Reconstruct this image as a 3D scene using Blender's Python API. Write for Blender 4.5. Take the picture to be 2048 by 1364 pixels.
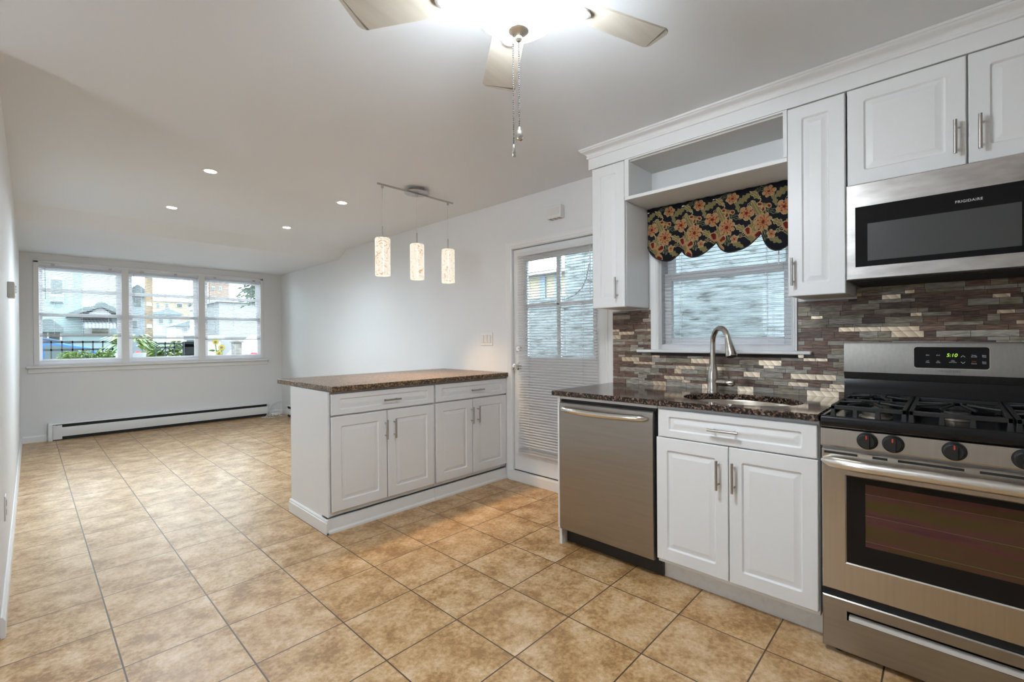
import bpy, bmesh, math, random
from mathutils import Vector, Matrix
R_ = math.radians
random.seed(7)
for o in list(bpy.data.objects):
    bpy.data.objects.remove(o, do_unlink=True)
SC = bpy.context.scene
COL = SC.collection

# ------------------------------------------------------------------ camera
FPX, YAW, PIT, ROL = 916.64, 0.80937, -0.0029, -0.0072
CAM = Vector((0.0, 0.0, 1.19))
_F = Vector((math.sin(YAW) * math.cos(PIT), math.cos(YAW) * math.cos(PIT), math.sin(PIT)))
_R0 = Vector((math.cos(YAW), -math.sin(YAW), 0))
_U0 = _R0.cross(_F)
_R = _R0 * math.cos(ROL) + _U0 * math.sin(ROL)
_U = _U0 * math.cos(ROL) - _R0 * math.sin(ROL)
cd = bpy.data.cameras.new('camera')
cd.sensor_width = 36.0
cd.lens = FPX / 2048 * 36.0
cd.clip_start = 0.02
cd.clip_end = 300
cam = bpy.data.objects.new('camera', cd)
COL.objects.link(cam)
cam.matrix_world = Matrix(((_R.x, _U.x, -_F.x, CAM.x), (_R.y, _U.y, -_F.y, CAM.y), (_R.z, _U.z, -_F.z, CAM.z), (0, 0, 0, 1)))
SC.camera = cam

def at(px, py, Y):
    """a point of the street at distance Y seen through the front window -> (X, Z)"""
    d = _F + _R * ((px - 1024) / FPX) - _U * ((py - 682) / FPX)
    t = Y / d.y
    return d.x * t, CAM.z + d.z * t

# ------------------------------------------------------------------ world, exposure
SC.view_settings.view_transform = 'Standard'
SC.view_settings.look = 'None'
SC.view_settings.gamma = 1.0
SC.view_settings.use_curve_mapping = False
SC.view_settings.exposure = 0.90
SKY = 7.3
w = bpy.data.worlds.new('sky')
SC.world = w
w.use_nodes = True
wn, wl = w.node_tree.nodes, w.node_tree.links
wn.clear()
wo = wn.new('ShaderNodeOutputWorld'); wb = wn.new('ShaderNodeBackground')
tc = wn.new('ShaderNodeTexCoord'); nz = wn.new('ShaderNodeTexNoise'); cr = wn.new('ShaderNodeValToRGB')
nz.inputs['Scale'].default_value = 3.0; nz.inputs['Detail'].default_value = 6
cr.color_ramp.elements[0].position = 0.35; cr.color_ramp.elements[0].color = (0.66, 0.82, 1.0, 1)
cr.color_ramp.elements[1].position = 0.6; cr.color_ramp.elements[1].color = (0.94, 0.97, 1, 1)
wl.new(tc.outputs['Generated'], nz.inputs['Vector']); wl.new(nz.outputs['Fac'], cr.inputs['Fac'])
wl.new(cr.outputs['Color'], wb.inputs['Color']); wb.inputs['Strength'].default_value = SKY
wl.new(wb.outputs['Background'], wo.inputs['Surface'])
# lamp powers (each lamp's own light is made in its builder)
P_REC, P_PEND = 18.0, 0.95

# ------------------------------------------------------------------ materials
MATS = {}
def mat(name, col=(0.8, 0.8, 0.8), rough=0.5, metal=0.0, spec=0.5, emit=None, estr=0.0, coat=0.0, noise=None, bump=None, trans=0.0, aniso=0.0):
    if name in MATS: return MATS[name]
    m = bpy.data.materials.new(name); m.use_nodes = True
    n, l = m.node_tree.nodes, m.node_tree.links
    b = n['Principled BSDF']
    b.inputs['Base Color'].default_value = (*col, 1)
    b.inputs['Roughness'].default_value = rough
    b.inputs['Metallic'].default_value = metal
    b.inputs['Specular IOR Level'].default_value = spec
    if coat: b.inputs['Coat Weight'].default_value = coat; b.inputs['Coat Roughness'].default_value = 0.05
    if aniso: b.inputs['Anisotropic'].default_value = aniso
    if emit: b.inputs['Emission Color'].default_value = (*emit, 1); b.inputs['Emission Strength'].default_value = estr
    if noise or bump:
        t = n.new('ShaderNodeTexCoord')
    if noise:   # (scale xyz, second colour, lo, hi)
        sc, c2, lo, hi = noise
        mp = n.new('ShaderNodeMapping'); mp.inputs['Scale'].default_value = sc
        nn = n.new('ShaderNodeTexNoise'); nn.inputs['Scale'].default_value = 1; nn.inputs['Detail'].default_value = 6
        r = n.new('ShaderNodeValToRGB')
        r.color_ramp.elements[0].position = lo; r.color_ramp.elements[0].color = (*col, 1)
        r.color_ramp.elements[1].position = hi; r.color_ramp.elements[1].color = (*c2, 1)
        l.new(t.outputs['Object'], mp.inputs['Vector']); l.new(mp.outputs['Vector'], nn.inputs['Vector'])
        l.new(nn.outputs['Fac'], r.inputs['Fac']); l.new(r.outputs['Color'], b.inputs['Base Color'])
    if bump:    # (scale xyz, strength, distance)
        sc, st, di = bump
        mp = n.new('ShaderNodeMapping'); mp.inputs['Scale'].default_value = sc
        nn = n.new('ShaderNodeTexNoise'); nn.inputs['Scale'].default_value = 1; nn.inputs['Detail'].default_value = 4
        bp = n.new('ShaderNodeBump'); bp.inputs['Strength'].default_value = st; bp.inputs['Distance'].default_value = di
        l.new(t.outputs['Object'], mp.inputs['Vector']); l.new(mp.outputs['Vector'], nn.inputs['Vector'])
        l.new(nn.outputs['Fac'], bp.inputs['Height']); l.new(bp.outputs['Normal'], b.inputs['Normal'])
    MATS[name] = m
    return m

WALL = mat('wall paint', (0.80, 0.80, 0.80), 0.55, bump=((60, 60, 60), 0.05, 0.002))
CEIL = mat('ceiling paint', (0.81, 0.83, 0.855), 0.6, bump=((50, 50, 50), 0.06, 0.002))
TRIM = mat('white trim paint', (0.83, 0.825, 0.81), 0.3)
CAB = mat('white thermofoil', (0.82, 0.82, 0.815), 0.40)
CABIN = mat('cabinet inside', (0.80, 0.80, 0.79), 0.45)
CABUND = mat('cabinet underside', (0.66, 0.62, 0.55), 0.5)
VINYL = mat('white vinyl', (0.86, 0.86, 0.87), 0.3)
BLIND = mat('blind slat', (0.86, 0.855, 0.86), 0.4)
STEEL = mat('stainless steel', (0.53, 0.49, 0.44), 0.3, 1.0, noise=((3, 90, 3), (0.57, 0.53, 0.475), 0.3, 0.7), aniso=0.5)
STEELD = mat('stainless steel dark', (0.36, 0.335, 0.305), 0.34, 1.0, noise=((3, 3, 60), (0.39, 0.365, 0.33), 0.3, 0.7))
STEELW = mat('stainless steel window', (0.66, 0.63, 0.60), 0.34, 1.0, noise=((4, 9, 30), (0.46, 0.435, 0.41), 0.35, 0.7))
STEELB = mat('stainless backguard', (0.26, 0.245, 0.23), 0.5, 1.0, noise=((3, 90, 40), (0.29, 0.27, 0.25), 0.3, 0.7))
CHROME = mat('satin handle', (0.78, 0.76, 0.73), 0.16, 1.0)
NICKEL = mat('brushed nickel', (0.50, 0.475, 0.45), 0.28, 1.0)
FAUCET = mat('faucet nickel', (0.56, 0.52, 0.475), 0.22, 1.0)
BLACK = mat('black plastic', (0.012, 0.012, 0.012), 0.45)
ENAMEL = mat('black enamel', (0.008, 0.008, 0.009), 0.20, spec=.4)
IRON = mat('cast iron', (0.014, 0.0135, 0.013), 0.5, bump=((300, 300, 300), 0.3, 0.001))
BGLASS = mat('black glass', (0.008, 0.008, 0.009), 0.10, spec=.28)
MWWIN = mat('microwave window', (0.060, 0.060, 0.060), 0.3)
RED = mat('red mark', (0.62, 0.06, 0.03), 0.4)
GREYM = mat('grey metal', (0.30, 0.30, 0.30), 0.4, 0.6)
BURN = mat('burner cap', (0.05, 0.05, 0.05), 0.5)
BURNR = mat('burner ring', (0.22, 0.19, 0.15), 0.45, 0.8)
WHITEINK = mat('white ink', (0.75, 0.75, 0.75), 0.5)
DARKINK = mat('dark ink', (0.09, 0.08, 0.07), 0.5)
PLASTW = mat('white plastic', (0.80, 0.79, 0.76), 0.35)
PLASTG = mat('grey plastic', (0.50, 0.49, 0.46), 0.45)
DISPG = mat('green digits', (0.3, 0.6, 0.05), 0.5, emit=(0.55, 1.0, 0.08), estr=.55)
DARKGAP = mat('dark gap', (0.02, 0.02, 0.02), 0.8)
HEATER = mat('heater enamel', (0.78, 0.78, 0.765), 0.35)
BLADE = mat('fan blade', (0.50, 0.455, 0.385), 0.38, noise=((2, 25, 2), (0.43, 0.385, 0.315), 0.35, 0.7))
FANW = mat('fan nickel', (0.62, 0.58, 0.52), 0.3, 0.85)
FANIRON = mat('fan iron', (0.40, 0.39, 0.37), 0.45)
CHAIN = mat('bead chain', (0.020, 0.016, 0.012), 0.5, 0.0)
CABLE = mat('white cable', (0.76, 0.75, 0.71), 0.5)
SINKM = mat('sink steel', (0.62, 0.56, 0.48), 0.25, 1.0)

def translucent(m, fac):
    """lets daylight through: thin slats do so, on sash frames it imitates bloom"""
    n, l = m.node_tree.nodes, m.node_tree.links
    out = [q for q in n if q.type == 'OUTPUT_MATERIAL'][0]
    mx = n.new('ShaderNodeMixShader'); tr = n.new('ShaderNodeBsdfTranslucent'); tr.inputs['Color'].default_value = (.88, .88, .89, 1)
    mx.inputs[0].default_value = fac
    l.new(n['Principled BSDF'].outputs[0], mx.inputs[1]); l.new(tr.outputs[0], mx.inputs[2]); l.new(mx.outputs[0], out.inputs['Surface'])
translucent(BLIND, .30); translucent(VINYL, .38)  # glow of the sash frames is added to imitate bloom from outside
SATIN = mat('satin oven handle', (0.80, 0.765, 0.71), 0.33, 1.0)
def nodes_of(name):
    m = bpy.data.materials.new(name); m.use_nodes = True
    MATS[name] = m
    return m, m.node_tree.nodes, m.node_tree.links, m.node_tree.nodes['Principled BSDF']

def ramp(n, stops):
    r = n.new('ShaderNodeValToRGB')
    e = r.color_ramp.elements
    while len(e) < len(stops): e.new(0.5)
    for i, (p, c) in enumerate(stops): e[i].position = p; e[i].color = (*c, 1)
    return r

# clear window glass: transparent with a fresnel reflection
def glass_mat():
    m = bpy.data.materials.new('window glass'); m.use_nodes = True
    n, l = m.node_tree.nodes, m.node_tree.links; n.clear()
    o = n.new('ShaderNodeOutputMaterial'); mx = n.new('ShaderNodeMixShader'); fr = n.new('ShaderNodeFresnel')
    t = n.new('ShaderNodeBsdfTransparent'); g = n.new('ShaderNodeBsdfGlossy')
    fr.inputs['IOR'].default_value = 1.3; t.inputs['Color'].default_value = (0.93, 0.97, 0.96, 1)
    g.inputs['Roughness'].default_value = 0.02
    l.new(fr.outputs[0], mx.inputs[0]); l.new(t.outputs[0], mx.inputs[1]); l.new(g.outputs[0], mx.inputs[2]); l.new(mx.outputs[0], o.inputs[0])
    return m
GLASS = glass_mat()

# floor tile
TS, TOX, TOY, TTH = 0.3378, 0.2579, 2.1571, 0.0049
def floor_mat():
    m, n, l, b = nodes_of('floor tile')
    t = n.new('ShaderNodeTexCoord'); mp = n.new('ShaderNodeMapping')
    mp.vector_type = 'TEXTURE'
    mp.inputs['Location'].default_value = (TOX - 20 * TS, TOY - 20 * TS, 0); mp.inputs['Rotation'].default_value = (0, 0, TTH)
    l.new(t.outputs['Object'], mp.inputs['Vector'])
    br = n.new('ShaderNodeTexBrick'); br.offset = 0.0; br.squash = 1.0
    br.inputs['Scale'].default_value = 1.0; br.inputs['Brick Width'].default_value = TS; br.inputs['Row Height'].default_value = TS
    br.inputs['Mortar Size'].default_value = 0.0030; br.inputs['Mortar Smooth'].default_value = 0.2; br.inputs['Bias'].default_value = 0
    br.inputs['Color1'].default_value = (0, 0, 0, 1); br.inputs['Color2'].default_value = (1, 1, 1, 1); br.inputs['Mortar'].default_value = (0.5, 0.5, 0.5, 1)
    l.new(mp.outputs['Vector'], br.inputs['Vector'])
    # random shift of the mottling per tile
    sh = n.new('ShaderNodeVectorMath'); sh.operation = 'MULTIPLY_ADD'
    sh.inputs[1].default_value = (7.3, 3.1, 5.7)
    l.new(br.outputs['Color'], sh.inputs[0]); l.new(mp.outputs['Vector'], sh.inputs[2])
    n1 = n.new('ShaderNodeTexNoise'); n1.inputs['Scale'].default_value = 7; n1.inputs['Detail'].default_value = 8; n1.inputs['Roughness'].default_value = 0.68
    n2 = n.new('ShaderNodeTexNoise'); n2.inputs['Scale'].default_value = 55; n2.inputs['Detail'].default_value = 6; n2.inputs['Roughness'].default_value = 0.7
    for q in (n1, n2): l.new(sh.outputs[0], q.inputs['Vector'])
    r1 = ramp(n, [(0.36, (0.33, 0.175, 0.062)), (0.47, (0.49, 0.292, 0.125)), (0.57, (0.60, 0.395, 0.205)), (0.70, (0.72, 0.535, 0.35))])
    mix1 = n.new('ShaderNodeMath'); mix1.operation = 'MULTIPLY_ADD'; mix1.inputs[1].default_value = 0.62
    sub = n.new('ShaderNodeMath'); sub.operation = 'SUBTRACT'; sub.inputs[1].default_value = 0.31
    l.new(n2.outputs['Fac'], mix1.inputs[0]); l.new(n1.outputs['Fac'], sub.inputs[0]); l.new(sub.outputs[0], mix1.inputs[2])
    l.new(mix1.outputs[0], r1.inputs['Fac'])
    mx = n.new('ShaderNodeMixRGB'); mx.inputs['Color2'].default_value = (0.085, 0.046, 0.022, 1)
    l.new(br.outputs['Fac'], mx.inputs['Fac']); l.new(r1.outputs['Color'], mx.inputs['Color1'])
    l.new(mx.outputs[0], b.inputs['Base Color'])
    rr = n.new('ShaderNodeMapRange'); rr.inputs['To Min'].default_value = 0.25; rr.inputs['To Max'].default_value = 0.42
    l.new(n2.outputs['Fac'], rr.inputs['Value'])
    l.new(rr.outputs[0], b.inputs['Roughness'])
    b.inputs['Specular IOR Level'].default_value = 0.55
    hh = n.new('ShaderNodeMath'); hh.operation = 'SUBTRACT'
    l.new(n2.outputs['Fac'], hh.inputs[0]); mm = n.new('ShaderNodeMath'); mm.operation = 'MULTIPLY'; mm.inputs[1].default_value = 3.0
    l.new(br.outputs['Fac'], mm.inputs[0]); l.new(mm.outputs[0], hh.inputs[1])
    bp = n.new('ShaderNodeBump'); bp.inputs['Strength'].default_value = 0.25; bp.inputs['Distance'].default_value = 0.003
    l.new(hh.outputs[0], bp.inputs['Height']); l.new(bp.outputs['Normal'], b.inputs['Normal'])
    return m
FLOOR = floor_mat()

def granite(name, rough, coat, cols):
    m, n, l, b = nodes_of(name)
    t = n.new('ShaderNodeTexCoord')
    v = n.new('ShaderNodeTexVoronoi'); v.inputs['Scale'].default_value = 130
    nn = n.new('ShaderNodeTexNoise'); nn.inputs['Scale'].default_value = 60; nn.inputs['Detail'].default_value = 5
    for q in (v, nn): l.new(t.outputs['Object'], q.inputs['Vector'])
    sx = n.new('ShaderNodeSeparateColor'); l.new(v.outputs['Color'], sx.inputs['Color'])
    md = n.new('ShaderNodeMath'); md.operation = 'MULTIPLY'
    l.new(sx.outputs[0], md.inputs[0])
    sc = n.new('ShaderNodeMath'); sc.operation = 'MULTIPLY'; sc.inputs[1].default_value = 1.9
    l.new(nn.outputs['Fac'], sc.inputs[0]); l.new(sc.outputs[0], md.inputs[1])
    r = ramp(n, cols); l.new(md.outputs[0], r.inputs['Fac']); l.new(r.outputs['Color'], b.inputs['Base Color'])
    b.inputs['Roughness'].default_value = rough; b.inputs['Coat Weight'].default_value = coat; b.inputs['Coat Roughness'].default_value = 0.03
    return m
GRANITE = granite('brown granite', 0.09, 0.0, [(0.25, (0.012, 0.010, 0.010)), (0.50, (0.042, 0.024, 0.016)), (0.72, (0.12, 0.062, 0.036)), (0.95, (0.24, 0.18, 0.15))])
LAMIN = granite('brown speckled laminate', 0.30, 0.0, [(0.25, (0.050, 0.034, 0.022)), (0.50, (0.135, 0.084, 0.046)), (0.72, (0.26, 0.155, 0.080)), (0.95, (0.36, 0.26, 0.17))])

def tile_mat(name, c1, c2, rough=0.32, metal=0.0):
    return mat(name, c1, rough, metal, spec=.3, noise=((40, 26, 200), c2, 0.36, 0.66), bump=((60, 30, 260), 0.30, 0.001))
TILES = [tile_mat('mosaic brown glass', (0.125, 0.073, 0.050), (0.25, 0.165, 0.125)),
         tile_mat('mosaic dark glass', (0.080, 0.054, 0.040), (0.17, 0.12, 0.092)),
         tile_mat('mosaic grey glass', (0.25, 0.222, 0.182), (0.52, 0.47, 0.40)),
         tile_mat('mosaic olive glass', (0.195, 0.165, 0.118), (0.40, 0.345, 0.26)),
         tile_mat('mosaic rose brown glass', (0.155, 0.088, 0.068), (0.30, 0.20, 0.16)),
         tile_mat('mosaic grey stone', (0.27, 0.24, 0.20), (0.42, 0.385, 0.335), 0.4)]
def metal_tile():
    m, n, l, b = nodes_of('mosaic brushed metal')
    t = n.new('ShaderNodeTexCoord'); mp = n.new('ShaderNodeMapping'); mp.inputs['Rotation'].default_value = (R_(38), 0, 0)
    wv = n.new('ShaderNodeTexWave'); wv.bands_direction = 'Y'; wv.inputs['Scale'].default_value = 11; wv.wave_profile = 'SAW'; wv.inputs['Distortion'].default_value = 1.2
    l.new(t.outputs['Object'], mp.inputs['Vector']); l.new(mp.outputs['Vector'], wv.inputs['Vector'])
    r = ramp(n, [(0.0, (0.52, 0.40, 0.27)), (0.9, (0.78, 0.65, 0.50))]); l.new(wv.outputs['Fac'], r.inputs['Fac'])
    l.new(r.outputs['Color'], b.inputs['Base Color']); b.inputs['Metallic'].default_value = 1; b.inputs['Roughness'].default_value = 0.36
    bp = n.new('ShaderNodeBump'); bp.inputs['Strength'].default_value = 0.12; bp.inputs['Distance'].default_value = 0.003
    l.new(wv.outputs['Fac'], bp.inputs['Height']); l.new(bp.outputs['Normal'], b.inputs['Normal'])
    return m
TILES.append(metal_tile())
GROUT = mat('mosaic grout', (0.055, 0.045, 0.038), 0.8)

def emission_pattern(name, c1, c2, estr, scale):
    m, n, l, b = nodes_of(name)
    t = n.new('ShaderNodeTexCoord'); mp = n.new('ShaderNodeMapping'); mp.inputs['Scale'].default_value = scale
    wv = n.new('ShaderNodeTexNoise'); wv.inputs['Scale'].default_value = 1; wv.inputs['Detail'].default_value = 1.0; wv.inputs['Distortion'].default_value = 2.5
    l.new(t.outputs['Object'], mp.inputs['Vector']); l.new(mp.outputs['Vector'], wv.inputs['Vector'])
    r = ramp(n, [(0.0, c1), (0.465, c1), (0.495, c2), (0.525, c1)])
    l.new(wv.outputs['Fac'], r.inputs['Fac'])
    l.new(r.outputs['Color'], b.inputs['Emission Color']); b.inputs['Emission Strength'].default_value = estr
    b.inputs['Base Color'].default_value = (0.22, 0.21, 0.18, 1); b.inputs['Roughness'].default_value = 0.25
    return m
SHADE = emission_pattern('lit pendant glass', (1.0, 0.93, 0.78), (0.62, 0.27, 0.08), 0.46, (15, 15, 12))
BOWL = mat('lit bowl glass', (0.9, 0.9, 0.9), 0.25, emit=(0.83, 0.925, 1.0), estr=66.0)
LED = mat('lit downlight lens', (0.9, 0.9, 0.9), 0.4, emit=(1.0, 0.97, 0.92), estr=6.0)

# ------------------------------------------------------------------ mesh builder
class MB:
    def __init__(s, M=None):
        s.v, s.f, s.mi, s.M, s.cur = [], [], [], M, 0
    def add(s, vs, fs):
        b = len(s.v)
        for p in vs:
            p = Vector(p); s.v.append(s.M @ p if s.M else p)
        for f in fs: s.f.append([b + i for i in f]); s.mi.append(s.cur)
        return s
    def box(s, x0, x1, y0, y1, z0, z1):
        x0, x1 = sorted((x0, x1)); y0, y1 = sorted((y0, y1)); z0, z1 = sorted((z0, z1))
        return s.add([(x0, y0, z0), (x1, y0, z0), (x1, y1, z0), (x0, y1, z0), (x0, y0, z1), (x1, y0, z1), (x1, y1, z1), (x0, y1, z1)],
                     [(0, 3, 2, 1), (4, 5, 6, 7), (0, 1, 5, 4), (1, 2, 6, 5), (2, 3, 7, 6), (3, 0, 4, 7)])
    def loft(s, loops, cap0=True, cap1=True, closed=True):
        n = len(loops[0]); vs = [p for L in loops for p in L]; fs = []
        m = n if closed else n - 1
        for k in range(len(loops) - 1):
            for i in range(m):
                j = (i + 1) % n
                fs.append((k * n + i, k * n + j, (k + 1) * n + j, (k + 1) * n + i))
        if cap0: fs.append(tuple(reversed(range(n))))
        if cap1: fs.append(tuple(range((len(loops) - 1) * n, len(loops) * n)))
        return s.add(vs, fs)
    def tube(s, pts, r, seg=10, caps=True, flat=None):
        pts = [Vector(p) for p in pts]; loops = []; up = None
        for i, p in enumerate(pts):
            a = pts[max(i - 1, 0)]; c = pts[min(i + 1, len(pts) - 1)]
            t = (c - a).normalized()
            if up is None:
                up = Vector((0, 0, 1)) if abs(t.z) < 0.9 else Vector((1, 0, 0))
            x = up.cross(t)
            if x.length < 1e-6: x = Vector((1, 0, 0)).cross(t)
            x.normalize(); y = t.cross(x).normalized(); up = y
            ri = r[i] if isinstance(r, (list, tuple)) else r
            fy = flat if flat else 1.0
            loops.append([p + x * (ri * math.cos(2 * math.pi * k / seg)) + y * (ri * fy * math.sin(2 * math.pi * k / seg)) for k in range(seg)])
        return s.loft(loops, caps, caps)
    def lathe(s, prof, c, axis='Z', seg=28):
        """prof: (radius, height) list; c: centre"""
        loops = []
        for r, h in prof:
            L = []
            for k in range(seg):
                a = 2 * math.pi * k / seg; x, y = max(r, 1e-5) * math.cos(a), max(r, 1e-5) * math.sin(a)
                d = {'Z': (x, y, h), 'X': (h, x, y), 'Y': (x, h, y)}[axis]
                L.append((c[0] + d[0], c[1] + d[1], c[2] + d[2]))
            loops.append(L)
        return s.loft(loops)
    def prism(s, poly, axis, a0, a1):
        def p3(u, v, a): return {'X': (a, u, v), 'Y': (u, a, v), 'Z': (u, v, a)}[axis]
        return s.loft([[p3(u, v, a0) for u, v in poly], [p3(u, v, a1) for u, v in poly]])
    def build(s, name, m, parent=None, bevel=0.0, smooth=35, seg=2, recalc=True):
        off = Vector((0, 0, 0))
        if parent is not None:
            off = parent.matrix_world.translation if parent.parent is None else parent.parent.matrix_world.translation
            off = Vector(parent['_o']) if '_o' in parent else off
        me = bpy.data.meshes.new(name)
        me.from_pydata([tuple(p - off) for p in s.v], [], s.f)
        ms = m if isinstance(m, (list, tuple)) else [m]
        for q in ms: me.materials.append(q)
        me.polygons.foreach_set('material_index', s.mi)
        if recalc:
            bm = bmesh.new(); bm.from_mesh(me)
            bmesh.ops.recalc_face_normals(bm, faces=bm.faces); bm.to_mesh(me); bm.free()
        if smooth:
            me.polygons.foreach_set('use_smooth', [True] * len(me.polygons))
            me.set_sharp_from_angle(angle=R_(smooth))
        me.update()
        o = bpy.data.objects.new(name, me); COL.objects.link(o)
        if parent is not None:
            o.parent = parent; o['_o'] = tuple(off)
        if bevel:
            bv = o.modifiers.new('bevel', 'BEVEL'); bv.width = bevel; bv.segments = seg; bv.limit_method = 'ANGLE'; bv.angle_limit = R_(40)
            bv.harden_normals = False
        return o

def B(*a): return MB().box(*a)
def tag(o, label=None, cat=None, group=None, kind=None):
    if label: o['label'] = label
    if cat: o['category'] = cat
    if group: o['group'] = group
    if kind: o['kind'] = kind
    return o
def thing(name, loc, label, cat, group=None):
    o = bpy.data.objects.new(name, None); COL.objects.link(o); o.location = loc; o['_o'] = tuple(loc)
    o.empty_display_size = 0.05
    return tag(o, label, cat, group)
def struct(mb, name, m, bevel=0.0, **k): return tag(mb.build(name, m, None, bevel, **k), kind='structure')

def rrect(x0, x1, z0, z1, r, k=4):
    """rounded rectangle, ccw, (k+1) points per corner"""
    pts = []
    for cx, cz, a0 in ((x1 - r, z1 - r, 0), (x0 + r, z1 - r, 90), (x0 + r, z0 + r, 180), (x1 - r, z0 + r, 270)):
        for i in range(k + 1):
            a = R_(a0 + 90 * i / k); pts.append((cx + r * math.cos(a), cz + r * math.sin(a)))
    return pts

# front frames: local x = right as seen, local y = out towards the viewer, z = up
def frameK(X):  # kitchen run, faces -X ; local x measured as -Y
    return Matrix(((0, -1, 0, X), (-1, 0, 0, 0), (0, 0, 1, 0), (0, 0, 0, 1)))
def frameP(Y):  # peninsula, faces -Y
    return Matrix(((1, 0, 0, 0), (0, -1, 0, Y), (0, 0, 1, 0), (0, 0, 0, 1)))

def raised_panel(M, x0, x1, z0, z1, t=0.02, mx=0.055, mz=0.055):
    """routed raised-panel front; back plane at local y=-t, face at y=0"""
    mb = MB(M)
    def L(i, j, r, y): return [(a, y, b) for a, b in rrect(x0 + i, x1 - i, z0 + j, z1 - j, r)]
    loops = [L(0, 0, .002, -t), L(0, 0, .002, -.003), L(.003, .003, .002, 0),
             L(mx, mz, .010, 0), L(mx + .006, mz + .006, .009, -.0085), L(mx + .013, mz + .013, .006, -.0085),
             L(mx + .030, mz + .030, .002, -.001), L(mx + .0315, mz + .0315, .002, -.001)]
    return mb.loft(loops)

def bar_handle(M, x, z, length, vertical=True, name='handle', parent=None, m=None, r=0.006, out=0.032):
    mb = MB(M); h = length / 2
    if vertical:
        mb.tube([(x, out, z - h), (x, out, z + h)], r, 12)
        for d in (-h + .022, h - .022): mb.tube([(x, 0, z + d), (x, out, z + d)], r * .75, 10)
    else:
        mb.tube([(x - h, out, z), (x + h, out, z)], r, 12)
        for d in (-h + .022, h - .022): mb.tube([(x + d, 0, z), (x + d, out, z)], r * .75, 10)
    return mb.build(name, m or NICKEL, parent)

def text(body, size, M, m, name, parent, x, z, y=0.0005, align='CENTER', depth=0.0004, shear=0.0, spacing=1.0):
    cu = bpy.data.curves.new('t', 'FONT'); cu.body = body; cu.size = size; cu.align_x = align; cu.align_y = 'CENTER'
    cu.extrude = depth; cu.shear = shear; cu.space_character = spacing
    o = bpy.data.objects.new('t', cu); COL.objects.link(o)
    bpy.context.view_layer.update()
    dg = bpy.context.evaluated_depsgraph_get()
    me = bpy.data.meshes.new_from_object(o.evaluated_get(dg))
    mb = MB(M)
    mb.add([(x + v.co.x, y + v.co.z, z + v.co.y) for v in me.vertices], [tuple(p.vertices) for p in me.polygons])
    bpy.data.objects.remove(o, do_unlink=True); bpy.data.curves.remove(cu); bpy.data.meshes.remove(me)
    return mb.build(name, m, parent, smooth=0)

# ------------------------------------------------------------------ shell
XL, XR, XK, YF, ZC, ZF = -0.093, 2.836, 2.74, 7.938, 2.378, 2.273
YS, YS2 = 5.886, 5.66
XW, YB = -1.9, -1.9            # the kitchen behind and beside the camera
struct(B(XW - .15, 3.0, YB - .15, YF + .15, -.12, 0), 'floor', FLOOR)
c = MB()
c.prism([(YB - .15, ZC), (YS2, ZC), (YS, ZF), (YF + .15, ZF), (YF + .15, ZC + .15), (YB - .15, ZC + .15)], 'X', XW - .15, 3.0)
struct(c, 'ceiling', CEIL, smooth=0)
struct(B(-.24, XL, 2.775, YF + .15, 0, ZC + .05).box(XW - .15, -.24, 2.775, 2.92, 0, ZC + .05), 'wall_left', WALL)
SWY0, SWY1, SWZ0, SWZ1 = 1.45, 2.05, 1.05, 1.95      # added window opening, unseen left of the camera, letting in fill light
f = MB()
f.box(XW - .15, XW, YB - .15, SWY0, 0, ZC + .05); f.box(XW - .15, XW, SWY1, 2.775, 0, ZC + .05); f.box(XW - .15, XW, SWY0, SWY1, 0, SWZ0); f.box(XW - .15, XW, SWY0, SWY1, SWZ1, ZC + .05)
struct(f, 'wall_side', WALL, smooth=0)
# front wall with the triple window opening
WX0, WX1, WZ0, WZ1 = 0.055, 2.535, 0.935, 2.165
f = MB(); T = YF + .16
f.box(-.24, WX0, YF, T, 0, ZC); f.box(WX1, 3.0, YF, T, 0, ZC); f.box(WX0, WX1, YF, T, 0, WZ0); f.box(WX0, WX1, YF, T, WZ1, ZC)
struct(f, 'wall_front', WALL, smooth=0)
# right wall with the door opening
DY0, DY1, DZ1 = 1.772, 2.692, 1.956
f = MB()
f.box(XR, 3.0, DY1, YF + .16, 0, ZC); f.box(XR, 3.0, 1.668, DY0, 0, ZC); f.box(XR, 3.0, DY0, DY1, DZ1, ZC)
struct(f, 'wall_right', WALL, smooth=0)
# kitchen wall with the window over the sink
KY0, KY1, KZ0, KZ1 = 0.586, 1.321, 1.122, 2.02
f = MB()
f.box(XK, 2.885, KY1, 1.668, 0, ZC); f.box(XK, 2.885, YB - .15, KY0, 0, ZC); f.box(XK, 2.885, KY0, KY1, 0, KZ0); f.box(XK, 2.885, KY0, KY1, KZ1, ZC)
struct(f, 'wall_kitchen', WALL, smooth=0)
# back wall behind the camera
struct(B(XW, 3.0, YB - .15, YB, 0, ZC + .05), 'wall_back', WALL, smooth=0)

def base_prof(h=.085, t=.014): return [(0, 0), (t, 0), (t, h - .018), (t - .004, h - .010), (t - .008, h), (0, h)]
struct(MB().prism([(XL + a, b) for a, b in base_prof()], 'Y', 2.762, YF), 'baseboard_left', TRIM, smooth=0)
struct(MB().prism([(YF - a, b) for a, b in base_prof(.08)], 'X', XL + .014, .135).prism([(YF - a, b) for a, b in base_prof(.08)], 'X', 2.62, XR), 'baseboard_front', TRIM, smooth=0)
struct(MB().prism([(XR - a, b) for a, b in base_prof(.08)], 'Y', 3.36, 4.6), 'baseboard_right', TRIM, smooth=0)
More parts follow.
